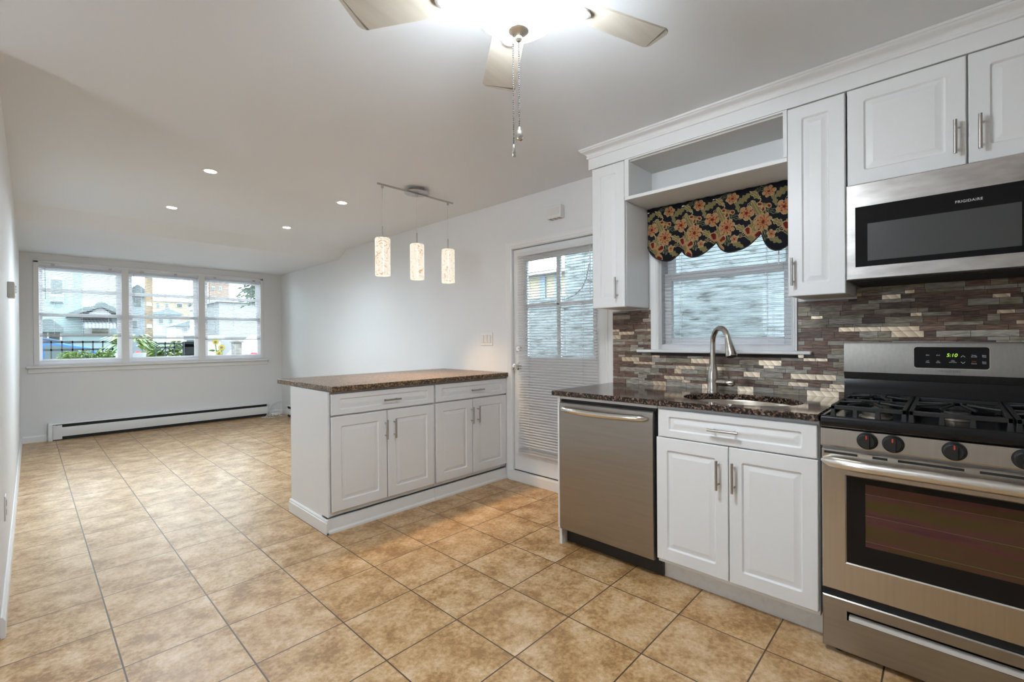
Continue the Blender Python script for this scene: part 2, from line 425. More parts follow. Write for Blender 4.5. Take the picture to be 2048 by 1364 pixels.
# door casing
cs = [(0, 0), (-.010, 0), (-.018, .008), (-.020, .02), (-.014, .026), (-.018, .045), (-.021, .058), (-.018, .068), (0, .072)]
f = MB()
f.loft([[(XR + a, DY1 + b, 0) for a, b in cs], [(XR + a, DY1 + b, DZ1 + b) for a, b in cs], [(XR + a, DY0 - b, DZ1 + b) for a, b in cs], [(XR + a, DY0 - b, 0) for a, b in cs]])
struct(f, 'trim_1', TRIM)
f = B(XR - .035, XR + .10, DY0 - .03, DY1 + .03, 0, .078)
struct(f, 'trim_2', TRIM, .003)

# ------------------------------------------------------------------ the triple window
def window_front():
    w = thing('window_1', (1.29, YF, WZ0), 'wide white triple window with three half raised blinds', 'window')
    w['kind'] = 'structure'
    y0 = YF - .012
    MB().box(.02, WX0 + .012, y0, YF + .02, WZ0 - .005, 2.185).box(WX1 - .012, 2.565, y0, YF + .02, WZ0 - .005, 2.185).box(.02, 2.565, y0, YF + .02, WZ1 - .004, 2.19).build('casing', TRIM, w, .004)
    MB().box(-.045, 2.632, YF - .055, YF + .12, .886, .912).build('sill', TRIM, w, .006)
    MB().box(-.03, 2.615, YF - .018, YF + .01, .828, .886).build('apron', TRIM, w, .004)
    MB().box(WX0, WX1, YF + .01, YF + .15, .912, .975).box(WX0, WX1, YF + .01, YF + .15, 2.11, WZ1).build('frame', VINYL, w)
    for x0, x1 in ((.832, .905), (1.692, 1.772)): MB().box(x0, x1, YF - .008, YF + .15, .912, WZ1).build('mullion', TRIM, w, .003)
    for x0, x1 in ((WX0, .832), (.905, 1.692), (1.772, WX1)):
        for nm, za, zb, yy in (('lower_sash', .955, 1.555, YF + .045), ('upper_sash', 1.52, 2.125, YF + .085)):
            g = .042 if nm == 'lower_sash' else .046
            fr = MB().box(x0, x0 + g, yy, yy + .035, za, zb).box(x1 - g, x1, yy, yy + .035, za, zb).box(x0 + g, x1 - g, yy, yy + .035, za, za + .035).box(x0 + g, x1 - g, yy, yy + .035, zb - .035, zb)
            if nm == 'upper_sash': fr.box(x0 + g, x1 - g, yy, yy + .03, 1.825, 1.868)
            s = fr.build(nm, VINYL, w, .002)
            MB().box(x0 + g, x1 - g, yy + .0325, yy + .0345, za + .035, zb - .035).build('pane', GLASS, s)
window_front()

def blind(name, label, axis, a0, a1, zt, zb, pos, group, wid=.024, tilt=-7, pitch=.0215, cords=3, loc=None, stack=0.0, brackets=()):
    """venetian blind; slats run along 'X' or 'Y' between a0 and a1, hung at the other coordinate pos"""
    def P(a, d, z): return (a, pos + d, z) if axis == 'X' else (pos + d, a, z)
    t = thing(name, P((a0 + a1) / 2, 0, zt), label, 'blind', group)
    def bx(mb, a, b, d0, d1, z0, z1):
        return mb.box(a, b, pos + d0, pos + d1, z0, z1) if axis == 'X' else mb.box(pos + d0, pos + d1, a, b, z0, z1)
    bx(MB(), a0, a1, -.014, .014, zt - .026, zt).build('headrail', BLIND, t, .002)
    sl = MB(); z = zt - .042; h = wid / 2; ct, st = math.cos(R_(tilt)), math.sin(R_(tilt))
    while z > zb + .022 + stack:
        L = [(-h * ct, -h * st), (-h * .4 * ct, -h * .4 * st + .0016), (h * .4 * ct, h * .4 * st + .0016), (h * ct, h * st)]
        L2 = L + [(d, e - .0007) for d, e in reversed(L)]
        sl.loft([[P(a0 + .003, d, z + e) for d, e in L2], [P(a1 - .003, d, z + e) for d, e in L2]])
        z -= pitch
    k = zb + .014
    while k < zb + stack:
        bx(sl, a0 + .003, a1 - .003, -h, h, k, k + .0012); k += .0026
    sl.build('slats', BLIND, t)
    bx(MB(), a0 + .002, a1 - .002, -.013, .013, zb, zb + .013).build('bottom_rail', mat('blind rail', (0.60, 0.56, 0.56), 0.45), t, .003)
    for i in range(cords):
        cd_ = MB()
        a = a0 + (a1 - a0) * ((i + .5) / cords if cords > 2 else (.16, .84)[i])
        for d in (-h - .001, h + .001): cd_.tube([P(a, d, zt - .02), P(a, d, zb + .01)], .0009, 5)
        cd_.build('ladder_cord', BLIND, t)
    wd = MB().tube([P(a0 + .05, -.02, zt - .02), P(a0 + .05, -.024, zt - .42)], .003, 6); wd.build('tilt_wand', mat('clear wand', (0.75, 0.77, 0.78), 0.2), t)
    for b in brackets:
        bx(MB(), b - .016, b + .016, -.022, .016, zt - .004, zt + .016).build('bracket', mat('bracket metal', (0.52, 0.51, 0.50), 0.4, 0.4), t)
    return t
g = 'white slat blinds in the triple window'
blind('window_blind', 'left of three white blinds in the wide window, lowest rail on the left', 'X', .072, .828, 2.138, 1.268, YF + .012, g, brackets=(.19, .72), stack=.042)
blind('window_blind', 'middle of three white blinds in the wide window, pole behind it', 'X', .908, 1.690, 2.138, 1.240, YF + .012, g, brackets=(1.05, 1.42), stack=.042)
blind('window_blind', 'right of three white blinds in the wide window, beside the room corner', 'X', 1.775, 2.520, 2.138, 1.222, YF + .012, g, brackets=(1.90, 2.43), stack=.042)

# ------------------------------------------------------------------ window over the sink
def window_sink():
    w = thing('window_2', (XK, .95, KZ0), 'white double-hung window above the sink under a floral valance', 'window'); w['kind'] = 'structure'
    pf = [(0, 0), (-.006, 0), (-.014, .006), (-.014, .018), (-.010, .022), (-.016, .045), (-.018, .052), (0, .056)]
    c = MB()
    c.loft([[(XK + a, KY1 + b, KZ0) for a, b in pf], [(XK + a, KY1 + b, 2.0 + b * .1) for a, b in pf]])
    c.loft([[(XK + a, KY0 - b * .38, KZ0) for a, b in pf], [(XK + a, KY0 - b * .38, 2.0) for a, b in pf]])
    c.build('casing', TRIM, w)
    MB().box(XK - .052, XK + .09, .500, 1.458, KZ0 - .019, KZ0 - .001).build('sill', TRIM, w, .005)
    MB().box(XK, XK + .14, KY1 - .012, KY1, KZ0, KZ1).box(XK, XK + .14, KY0, KY0 + .012, KZ0, KZ1).box(XK, XK + .14, KY0, KY1, KZ1 - .02, KZ1).box(XK + .005, XK + .14, KY0, KY1, KZ0 - .005, KZ0 + .03).build('frame', VINYL, w)
    for nm, za, zb, xx in (('lower_sash', 1.148, 1.60, XK + .05), ('upper_sash', 1.555, 2.01, XK + .09)):
        a0, a1, g_ = KY0 + .012, KY1 - .012, .042
        s = MB().box(xx, xx + .035, a0, a0 + g_, za, zb).box(xx, xx + .035, a1 - g_, a1, za, zb).box(xx, xx + .035, a0 + g_, a1 - g_, za, za + .048).box(xx, xx + .035, a0 + g_, a1 - g_, zb - .05, zb).build(nm, VINYL, w, .002)
        MB().box(xx + .0325, xx + .0345, a0 + g_, a1 - g_, za + .048, zb - .05).build('pane', GLASS, s)
window_sink()
blind('window_blind', 'white slat blind in the window over the sink', 'Y', KY0 + .016, KY1 - .016, 2.0, 1.142, XK + .022, None, cords=2, tilt=4)

# ------------------------------------------------------------------ side door
def side_door():
    d = thing('door_1', (XR + .03, 2.23, .08), 'white half-glazed side door with a slat blind and chrome knob', 'door'); d['kind'] = 'structure'
    x0, x1 = XR + .012, XR + .055
    y0, y1, z0, z1 = DY0 + .004, DY1 - .004, .086, DZ1 - .006
    gy0, gy1, gz0, gz1 = 1.88, 2.555, 1.045, 1.845
    s = MB()
    s.box(x0, x1, y0, gy0, z0, z1); s.box(x0, x1, gy1, y1, z0, z1); s.box(x0, x1, gy0, gy1, z0, gz0); s.box(x0, x1, gy0, gy1, gz1, z1)
    s.build('slab', TRIM, d)
    MB().box(x0 + .008, x1, gy0, gy1, 1.452, 1.478).box(x0 + .008, x1, 2.207, 2.235, gz0, gz1).build('muntin', TRIM, d, .003)
    bd = MB()
    for a, b, c_, e in ((gy0 - .02, gy0 + .008, gz0 - .02, gz1 + .02), (gy1 - .008, gy1 + .02, gz0 - .02, gz1 + .02), (gy0, gy1, gz0 - .02, gz0 + .008), (gy0, gy1, gz1 - .008, gz1 + .02)):
        bd.box(x0 - .006, x0 + .01, a, b, c_, e)
    bd.build('glazing_bead', TRIM, d, .003)
    MB().box(x0 + .02, x0 + .024, gy0, gy1, gz0, gz1).build('pane', GLASS, d)
    raised_panel(frameK(x0 - .0015), -2.56, -1.90, .20, .92, .0013, .02, .02).build('lower_panel', TRIM, d)
    kn = MB().lathe([(.031, 0), (.031, -.006), (.014, -.010), (.012, -.030), (.024, -.038), (.029, -.050), (.026, -.062), (.012, -.068), (0.0, -.068)], (x0, 2.632, .962), 'X', 24)
    kn.build('knob', CHROME, d)
    MB().lathe([(.030, 0), (.030, -.010), (.022, -.016), (.010, -.016), (.010, -.020), (0, -.020)], (x0, 2.632, 1.113), 'X', 24).build('deadbolt', CHROME, d)
    MB().box(x0 - .002, x0 + .04, DY0 + .001, DY1 - .001, .079, .0855).build('sweep', DARKGAP, d)
side_door()
blind('door_blind', 'long white slat blind hanging on the side door', 'Y', 1.828, 2.610, 1.905, .247, XR - .020, None, cords=2, tilt=21, stack=.03)

# ------------------------------------------------------------------ peninsula
M_P = frameP(2.76)
def base_body(name, loc, label, boxes, parent_bevel=.0015, cat='cabinet', group=None):
    t = thing(name, loc, label, cat, group)
    mb = MB()
    for b in boxes: mb.box(*b)
    mb.build('body', CAB, t, parent_bevel)
    return t
def pen_unit(x0, x1, xm, label, dz):
    t = base_body('base_cabinet', ((x0 + x1) / 2, 3.06, 0), label, [(x0, x1, 2.782, 3.34, .10, .872), (x0, x1, 2.85, 3.34, 0, .10)], group='peninsula base cabinets')
    d = raised_panel(M_P, x0 + .012, x1 - .004, .727, dz, .02, .055, .032).build('drawer', CAB, t)
    bar_handle(M_P, (x0 + x1) / 2 + .03, .79, .130, False, 'handle', d)
    for a, b, hx in ((x0 + .012, xm - .003, xm - .016), (xm + .003, x1 - .004, xm + .050)):
        dd = raised_panel(M_P, a, b, .126, .717, .02, .062, .062).build('cabinet_door', CAB, t)
        bar_handle(M_P, hx, .592, .130, True, 'handle', dd)
    return t
ta = pen_unit(1.262, 2.058, 1.664, 'white peninsula cabinet nearer the room, with end panel and two doors', .860)
tb = pen_unit(2.060, 2.822, 2.435, 'white peninsula cabinet against the side door casing, two doors', .860)
MB().prism([(2.782, .10), (2.85, .10), (2.85, 0), (3.342, 0), (3.342, .872), (2.765, .872), (2.765, .10)], 'X', 1.252, 1.262).build('end_panel', CAB, ta)
sk = MB().prism([(1.252 - a, b) for a, b in [(0, 0), (.014, 0), (.014, .068), (.009, .074), (.010, .080), (.005, .088), (0, .088)]], 'Y', 2.757, 3.352)
sk.build('base_molding', TRIM, ta, smooth=0)
pl = [(2.785, 0), (2.757, 0), (2.757, .012), (2.766, .024), (2.770, .087), (2.785, .087)]
MB().prism(pl, 'X', 1.240, 2.058).build('toe_board', TRIM, ta, smooth=0)
MB().prism(pl, 'X', 2.060, 2.822).build('toe_board', TRIM, tb, smooth=0)
tag(B(1.268, 2.832, 2.735, 3.64, .874, .909).build('countertop', LAMIN, None, .003), 'brown speckled countertop of the peninsula, with an overhang behind', 'countertop')

# ------------------------------------------------------------------ kitchen run, lower
M_K = frameK(2.10)
tk = base_body('base_cabinet', (2.42, .70, 0), 'white sink base cabinet between dishwasher and range', [(2.122, 2.140, .366, 1.036, .10, .864), (2.70, 2.72, .366, 1.036, .10, .864), (2.140, 2.70, .366, .384, .10, .864), (2.140, 2.70, 1.018, 1.036, .10, .864), (2.140, 2.70, .384, 1.018, .10, .118), (2.19, 2.72, .366, 1.036, 0, .10)])
d = raised_panel(M_K, -1.022, -.371, .718, .850, .02, .05, .032).build('drawer', CAB, tk)
bar_handle(M_K, -.716, .783, .128, False, 'handle', d)
for a, b, hx in ((-1.034, -.702, -.741), (-.698, -.369, -.675)):
    dd = raised_panel(M_K, a, b, .122, .713, .02, .052, .058).build('cabinet_door', CAB, tk)
    bar_handle(M_K, hx, .587, .130, True, 'handle', dd)
MB().box(2.188, 2.192, .366, 1.036, 0, .10).build('toe_kick', mat('toe kick laminate', (0.78, 0.78, 0.76), 0.4, noise=((30, 30, 30), (0.70, 0.70, 0.68), 0.5, 0.75)), tk)

def dishwasher():
    t = thing('dishwasher', (2.40, 1.34, 0), 'stainless dishwasher with curved bar handle under the granite counter', 'dishwasher')
    MB().box(2.128, 2.70, 1.046, 1.630, .10, .846).build('tub', BLACK, t)
    pr = [(2.112, .098), (2.102, .10), (2.099, .12), (2.098, .46), (2.099, .80), (2.102, .825), (2.108, .831), (2.126, .831), (2.126, .098)]
    MB().prism(pr, 'Y', 1.052, 1.630).build('door', STEELD, t, .002)
    MB().box(2.17, 2.20, 1.036, 1.629, .008, .10).build('toe_panel', BLACK, t)
    # bowed handle
    pts, rs = [], []
    for i in range(25):
        u = i / 24; y = 1.610 + (1.076 - 1.610) * u
        e = min(1, min(u, 1 - u) / .07)
        pts.append((2.094 - .038 * math.sin(math.pi * u) ** .6, y, .795 - .004 * math.sin(math.pi * u))); rs.append(.006 + .011 * math.sqrt(max(0, e * (2 - e))))
    MB().tube(pts, rs, 14).build('handle', CHROME, t)
dishwasher()
t = thing('end_panel', (2.42, 1.65, 0), 'white side panel holding up the counter left of the dishwasher', 'panel')
MB().prism([(2.112, .10), (2.112, .8655), (2.72, .8655), (2.72, 0), (2.123, 0), (2.123, .10)], 'Y', 1.632, 1.650).build('panel', CAB, t)
MB().box(2.112, 2.135, 1.037, 1.631, .848, .8655).build('rail', CAB, t)

# granite counter with the oval sink cut-out
SKX, SKY_, SA, SB = 2.37, .735, .205, .262
def counter():
    N = 64; mb = MB()
    x0, x1, y0, y1, z0, z1 = 2.080, XK - .004, .363, 1.668, .866, .894
    def rect_pt(a):
        dx, dy = math.cos(a), math.sin(a)
        tx = ((x1 - SKX) / dx if dx > 0 else (x0 - SKX) / dx) if abs(dx) > 1e-9 else 9e9
        ty = ((y1 - SKY_) / dy if dy > 0 else (y0 - SKY_) / dy) if abs(dy) > 1e-9 else 9e9
        q = min(tx, ty); return SKX + dx * q, SKY_ + dy * q
    angs = sorted(set([2 * math.pi * i / N for i in range(N)] + [math.atan2(yy - SKY_, xx - SKX) % (2 * math.pi) for xx in (x0, x1) for yy in (y0, y1)]))
    def clampin(p, e): return (min(max(p[0], x0 + e), x1 - e), min(max(p[1], y0 + e), y1 - e))
    R = [rect_pt(a) for a in angs]
    E_ = [(SKX + SA * math.cos(a), SKY_ + SB * math.sin(a)) for a in angs]
    lp = []
    lp.append([(*p, z0) for p in E_]); lp.append([(*p, z1 - .003) for p in E_])
    lp.append([(SKX + (SA + .003) * math.cos(a), SKY_ + (SB + .003) * math.sin(a), z1) for a in angs])
    lp.append([(*clampin(p, .004), z1) for p in R]); lp.append([(*p, z1 - .004) for p in R]); lp.append([(*p, z0 + .004) for p in R]); lp.append([(*clampin(p, .004), z0) for p in R]); lp.append([(*p, z0) for p in E_])
    mb.loft(lp, False, False)
    return tag(mb.build('countertop', GRANITE), 'glossy dark brown granite countertop around the sink', 'countertop')
counter()
def sink():
    mb = MB(); N = 48
    def el(k, z): return [(SKX + (SA + k) * math.cos(2 * math.pi * i / N), SKY_ + (SB + k) * math.sin(2 * math.pi * i / N), z) for i in range(N)]
    mb.loft([el(.014, .8645), el(.006, .8645), el(.002, .855), el(-.006, .73), el(-.03, .705), el(-.12, .698), el(-.16, .697)], False, True)
    o = mb.build('sink', SINKM)
    so = o.modifiers.new('wall', 'SOLIDIFY'); so.thickness = .0015; so.offset = 1
    tag(o, 'oval stainless undermount sink in the granite counter', 'sink')
sink()
def faucet():
    bx, by = 2.60, .945
    t = thing('faucet', (bx, by, .894), 'brushed nickel gooseneck faucet with pull-down spray head', 'faucet')
    MB().lathe([(.030, 0), (.030, .006), (.028, .010), (.0285, .06), (.027, .10), (.021, .135), (.0165, .15), (.0165, .152)], (bx, by, .894)).build('body', FAUCET, t)
    d = Vector((-.140, -.150, 0)); Lh = d.length; d.normalize()
    pts = [(bx, by, 1.04), (bx, by, 1.12)]
    R = .082; cz = 1.158
    for i in range(0, 23):
        a = math.pi * (1 - i / 22 * .90)
        q = Vector((bx, by, 0)) + d * (R + R * math.cos(a)); pts.append((q.x, q.y, cz + R * 1.05 * math.sin(a)))
    MB().tube(pts, .0142, 16).build('spout', FAUCET, t)
    e = Vector(pts[-1]); dr = (Vector(pts[-1]) - Vector(pts[-2])).normalized()
    MB().tube([e - dr * .004, e + dr * .008, e + dr * .04, e + dr * .088, e + dr * .096], [.0150, .0165, .021, .0285, .0265], 18).build('spray_head', FAUCET, t)
    MB().tube([e + dr * .0955, e + dr * .0975], [.024, .023], 18).build('spray_face', BLACK, t)
    hd = Vector((-.03, -1, 0)).normalized(); o = Vector((bx, by, .948))
    MB().tube([o + hd * .01, o + hd * .07, o + hd * .072, o + hd * .105, o + hd * .112], [.019, .019, .0175, .0185, .014], 16).build('handle', FAUCET, t)
    MB().tube([o + hd * .09, o + hd * .086 + Vector((-.004, 0, .03)), o + hd * .08 + Vector((-.008, 0, .055))], [.006, .005, .006], 8).build('lever', FAUCET, t)
faucet()

# mosaic backsplash
def backsplash():
    mb = MB(); XT = XK - .002
    def region_ok(y, z): return True
    rng = random.Random(11)
    cols = [(.365, 1.654, .8945, 1.10), (1.380, 1.654, 1.10, 1.374), (.365, .566, 1.10, 1.374)]
    z = .8945; rows = []
    pat = [.027, .014, .020, .014, .027, .020, .014, .027, .014, .020]
    k = 0
    while z < 1.46:
        h = pat[k % len(pat)]; rows.append((z, min(z + h, 1.46))); z += h + .0016; k += 1
    for z0, z1 in rows:
        y = 1.6545
        while y > -.62:
            wd = rng.choice((.035, .048, .065, .09, .10, .12, .14)) * rng.uniform(.9, 1.1)
            r = rng.random()
            mi = 6 if r < .115 else (0 if r < .30 else 1 if r < .42 else 2 if r < .62 else 3 if r < .78 else 4 if r < .92 else 5)
            if mi == 6 and z1 - z0 < .016: wd = min(wd, .05)
            a, b = y - wd, y; y -= wd + .0016
            d = rng.uniform(.006, .0095)
            # clip against the window and the cabinets
            segs = [(max(a, -.62), b)]
            zt = z1; zb = z0
            if z1 > 1.101:
                segs = [(max(a, p), min(b, q)) for p, q in ((1.3785, 1.6545), (-.62, .5635))]
            for p, q in segs:
                if q - p < .006: continue
                if z1 > 1.374 and p > .318: 
                    zt = min(z1, 1.372)
                if z1 > 1.374 and q > .318 and p < .318: q = .318
                if zt - zb < .004 or q - p < .006: continue
                if z1 > 1.101 and z0 < 1.122 and (1.3785 < q and p < 1.46 or p < .57 and q > .49):
                    # the sill ends overhang here
                    if zb < 1.101 or True:
                        d = min(d, .008)
                mb.cur = mi; mb.box(XT - d, XT, p, q, zb, zt)
    mb.cur = 7
    mb.box(XT - .004, XT, -.62, 1.6545, .8945, 1.1005); mb.box(XT - .004, XT, 1.3785, 1.6545, 1.1005, 1.374); mb.box(XT - .004, XT, .318, .5635, 1.1005, 1.374); mb.box(XT - .004, XT, -.62, .318, 1.1005, 1.455)
    tag(mb.build('backsplash', TILES + [GROUT], None, smooth=0), 'mosaic tile backsplash of brown and grey strips with metal accents', 'backsplash')
backsplash()

# ------------------------------------------------------------------ upper cabinets
M_U = frameK(2.43)
def upper(label, y0, y1, z0, z1, doors, name='wall_cabinet', group='white wall cabinets'):
    """y0>y1 ; doors: (left, right, handle x or None)"""
    t = thing(name, (2.6, (y0 + y1) / 2, z0), label, 'cabinet', group)
    mb = MB(); mb.box(2.452, XK - .011, y1, y0, z0, z1)
    mb.build('body', [CAB], t, .0015)
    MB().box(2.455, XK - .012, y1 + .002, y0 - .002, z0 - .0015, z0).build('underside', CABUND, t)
    for a, b, hx, hz in doors:
        dd = raised_panel(M_U, -a, -b, z0 - .004 if z0 < 1.5 else z0, z1 - .003, .02, .056, .056).build('cabinet_door', CAB, t)
        bar_handle(M_U, -hx, hz, .127, True, 'handle', dd)
    return t
upper('narrow white wall cabinet left of the sink window, beside the door', 1.614, 1.388, 1.385, 2.25, [(1.614, 1.390, 1.437, 1.495)])
upper('narrow white wall cabinet between the sink window and the microwave', .540, .3215, 1.385, 2.25, [(.540, .3225, .519, 1.491)])
upper('short wide white wall cabinet above the microwave, two doors', .316, -.440, 1.838, 2.25, [(.314, -.050, -.020, 1.941), (-.056, -.430, -.086, 1.941)])
t = thing('shelf_unit', (2.6, .96, 2.01), 'open white shelf bridging over the sink window and valance', 'shelf')
MB().box(2.432, XK - .001, .5415, 1.3865, 2.010, 2.030).build('shelf', CABIN, t, .0015)
for a_, b_ in ((1.362, 1.3865), (.5415, .557)): MB().box(2.450, XK - .001, a_, b_, 2.030, 2.25).build('side', CABIN, t)
MB().box(2.450, XK - .001, .557, 1.362, 2.236, 2.25).build('top', mat('shelf top', (0.62, 0.60, 0.57), 0.5), t)
MB().box(XK - .012, XK - .001, .557, 1.362, 2.030, 2.236).build('back', CABIN, t)
MB().box(2.430, 2.450, 1.360, 1.3865, 2.030, 2.25).box(2.430, 2.450, .5415, .558, 2.030, 2.25).box(2.430, 2.450, .558, 1.360, 2.243, 2.25).build('face_frame', CAB, t)
# frieze and crown
def crown():
    t = thing('crown_molding', (2.42, .4, 2.25), 'white stepped crown molding running along the top of the wall cabinets', 'molding')
    def run(name, prof):
        L = []
        for d, z in prof: L.append((d, z))
        mb = MB()
        mb.loft([[(XK - .001, 1.620 + d, z) for d, z in L], [(2.445 - d, 1.620 + d, z) for d, z in L], [(2.445 - d, -1.2, z) for d, z in L]])
        mb.build(name, CAB, t)
    run('frieze', [(-.02, 2.251), (.018, 2.251), (.018, 2.322), (-.02, 2.322)])
    run('crown', [(-.02, 2.318), (.022, 2.318), (.026, 2.321), (.027, 2.329), (.023, 2.332), (.027, 2.342), (.036, 2.352), (.049, 2.358), (.055, 2.362), (.057, 2.366), (.062, 2.368), (.063, 2.3775), (-.02, 2.3775)])
crown()

# ------------------------------------------------------------------ microwave
def microwave():
    t = thing('microwave', (2.56, -.062, 1.43), 'stainless over-the-range microwave hanging above the range', 'microwave')
    M = frameK(2.398)
    MB().box(2.43, XK - .012, -.438, .316, 1.437, 1.833).build('case', BLACK, t)
    # stainless door face as a frame around the glass
    x0, x1, z0, z1 = -.316, .438, 1.431, 1.832
    g = (-.284, .262, 1.484, 1.735)
    mb = MB(M)
    def rect(a, b, c_, d, y): return [(a, y, c_), (b, y, c_), (b, y, d), (a, y, d)]
    mb.loft([rect(x0, x1, z0, z1, -.032), rect(x0, x1, z0, z1, -.004), rect(x0 + .004, x1 - .004, z0 + .004, z1 - .004, 0), rect(g[0], x1 - .02, g[2], g[3], 0), rect(g[0], x1 - .02, g[2], g[3], -.006)])
    d = mb.build('door', STEELW, t, smooth=0)
    MB(M).box(g[0], .205, -.0065, -.001, g[2], g[3]).build('glass', BGLASS, d)
    MB(M).box(-.243, .187, -.001, .0004, 1.507, 1.661).build('window', MWWIN, d)
    MB(M).box(.206, x1 - .02, -.0065, -.0015, g[2], g[3]).build('control_panel', BLACK, t)
    hb = MB(M); hb.tube([(.215, 0, 1.50), (.215, .035, 1.515), (.215, .035, 1.705), (.215, 0, 1.72)], .009, 12); hb.build('handle', BLACK, d)
    text('FRIGIDAIRE', .0135, M, WHITEINK, 'brand_lettering', d, .055, 1.6935, 0.0, spacing=1.08)
    b = MB(); b.box(2.42, XK - .03, -.43, .30, 1.424, 1.4365); b.build('vent_grille', DARKGAP, t)
microwave()

# ------------------------------------------------------------------ range
def kitchen_range():
    Y0, Y1 = .356, -.400
    t = thing('range', (2.38, -.02, 0), 'stainless gas range with black cooktop and digital clock', 'range')
    M = frameK(2.08)
    MB().box(2.10, 2.66, Y1 + .002, Y0 - .002, .04, .85).build('body', GREYM, t)
    # cooktop with raised rim
    mb = MB()
    pr = [(2.078, .852), (2.074, .858), (2.074, .884), (2.080, .893), (2.090, .895), (2.098, .890), (2.104, .880), (2.63, .880), (2.645, .900), (2.66, .900), (2.66, .852)]
    mb.prism(pr, 'Y', Y1, Y0); mb.box(2.085, 2.65, Y0 - .014, Y0, .86, .894); mb.box(2.085, 2.65, Y1, Y1 + .014, .86, .894)
    mb.build('cooktop', ENAMEL, t, .003)
    MB().prism([(2.100, .851), (2.084, .850), (2.078, .846), (2.076, .785), (2.080, .779), (2.10, .779)], 'Y', Y1, Y0).build('control_panel', STEEL, t)
    for ky in (.214, .142, -.012, -.168, -.246):
        k = MB().lathe([(.027, .004), (.0275, -.002), (.025, -.018), (.022, -.021), (0, -.021)], (2.0765, ky, .8155), 'X', 28)
        k.box(2.048, 2.060, ky - .008, ky + .008, .7925, .8385)
        ko = k.build('knob', BLACK, t)
        MB().box(2.0468, 2.0482, ky - .002, ky + .002, .825, .838).build('pointer', RED, ko)
        MB().lathe([(.031, 0), (.031, -.0015), (.0275, -.002)], (2.0765, ky, .8155), 'X', 28).build('bezel', BLACK, ko)
    # oven door
    dr = MB(M)
    x0, x1, z0, z1 = -Y0 + .003, -Y1 - .003, .240, .768
    gx0, gx1, gz0, gz1 = -.277, .317, .355, .677
    def rect(a, b, c_, d, y): return [(a, y, c_), (b, y, c_), (b, y, d), (a, y, d)]
    dr.loft([rect(x0, x1, z0, z1, -.03), rect(x0, x1, z0, z1, -.004), rect(x0 + .004, x1 - .004, z0 + .004, z1 - .004, 0), rect(gx0 - .004, gx1 + .004, gz0 - .004, gz1 + .004, 0), rect(gx0, gx1, gz0, gz1, -.004), rect(gx0, gx1, gz0, gz1, -.010)])
    door = dr.build('oven_door', STEEL, t, smooth=0)
    gl = MB(M)
    gl.loft([rect(gx0, gx1, gz0, gz1, -.012), rect(gx0, gx1, gz0, gz1, -.006), rect(-.222, .262, .428, .655, -.006), rect(-.222, .262, .428, .655, -.0075)], True, False)
    gl.build('door_glass', BGLASS, door, smooth=0)
    m, n, l, b = nodes_of('oven interior seen through glass')
    tcx = n.new('ShaderNodeTexCoord'); mp = n.new('ShaderNodeMapping'); mp.inputs['Scale'].default_value = (1, 2.2, 16)
    nn = n.new('ShaderNodeTexNoise'); nn.inputs['Scale'].default_value = 1.3; nn.inputs['Detail'].default_value = 3
    l.new(tcx.outputs['Object'], mp.inputs['Vector']); l.new(mp.outputs['Vector'], nn.inputs['Vector'])
    r = ramp(n, [(0.3, (0.072, 0.054, 0.016)), (0.45, (0.090, 0.048, 0.024)), (0.54, (0.108, 0.043, 0.036)), (0.66, (0.074, 0.027, 0.033))])
    l.new(nn.outputs['Fac'], r.inputs['Fac']); l.new(r.outputs['Color'], b.inputs['Base Color']); b.inputs['Roughness'].default_value = .14; b.inputs['Specular IOR Level'].default_value = .3
    MB(M).box(-.222, .262, -.0095, -.0075, .428, .655).build('inner_window', m, door)
    rk = MB(M)
    for zz in (.619, .540, .447): rk.box(-.222, .262, -.0076, -.0066, zz, zz + .0016)
    rk.build('oven_rack', mat('rack wire', (0.16, 0.11, 0.065), 0.4), door)
    # vents on the door
    vm = MB(M)
    for a, b_, zz in ((-.345, -.243, .757), (-.200, -.158, .757), (-.130, .035, .757), (.07, .24, .757), (-.322, -.265, .705), (.13, .28, .705)): vm.box(a, b_, -.002, .0006, zz - .0042, zz + .0042)
    vm.build('vent_slot', DARKGAP, door)
    pts, rs = [], []
    for i in range(25):
        u = i / 24; e = min(1, min(u, 1 - u) / .04)
        pts.append((2.072 - .040 * min(1, math.sin(math.pi * u) * 2.2) ** .7, .351 + (-.395 - .351) * u, .727)); rs.append(.006 + .014 * math.sqrt(max(0, e * (2 - e))))
    MB().tube(pts, rs, 16).build('handle', SATIN, door)
    MB().box(2.095, 2.11, Y1 + .003, Y0 - .003, .214, .242).build('door_gap', DARKGAP, t)
    # drawer with slot pull
    sx0, sx1, sz0, sz1 = -.277, .322, .141, .174
    dw = MB(M); a0, a1, c0, c1 = -Y0 + .003, -Y1 - .003, .020, .214
    dw.loft([rect(a0, a1, c0, c1, -.03), rect(a0, a1, c0, c1, -.004), rect(a0 + .004, a1 - .004, c0 + .004, c1 - .004, 0), rect(sx0, sx1, sz0, sz1, 0), rect(sx0, sx1, sz0, sz1, -.020)])
    do = dw.build('drawer', STEELD, t, smooth=0)
    MB(M).prism([], 'X', 0, 0) if False else None
    ld = MB(M); ld.loft([[(sx0 + .006, -.018, sz0 + .001), (sx0 + .006, -.001, sz0 + .001), (sx0 + .006, -.004, sz0 + .014), (sx0 + .006, -.018, sz0 + .018)], [(sx1 - .006, -.018, sz0 + .001), (sx1 - .006, -.001, sz0 + .001), (sx1 - .006, -.004, sz0 + .014), (sx1 - .006, -.018, sz0 + .018)]])
    ld.build('pull_lip', mat('pull lip', (0.72, 0.70, 0.66), 0.35, 0.3), do)
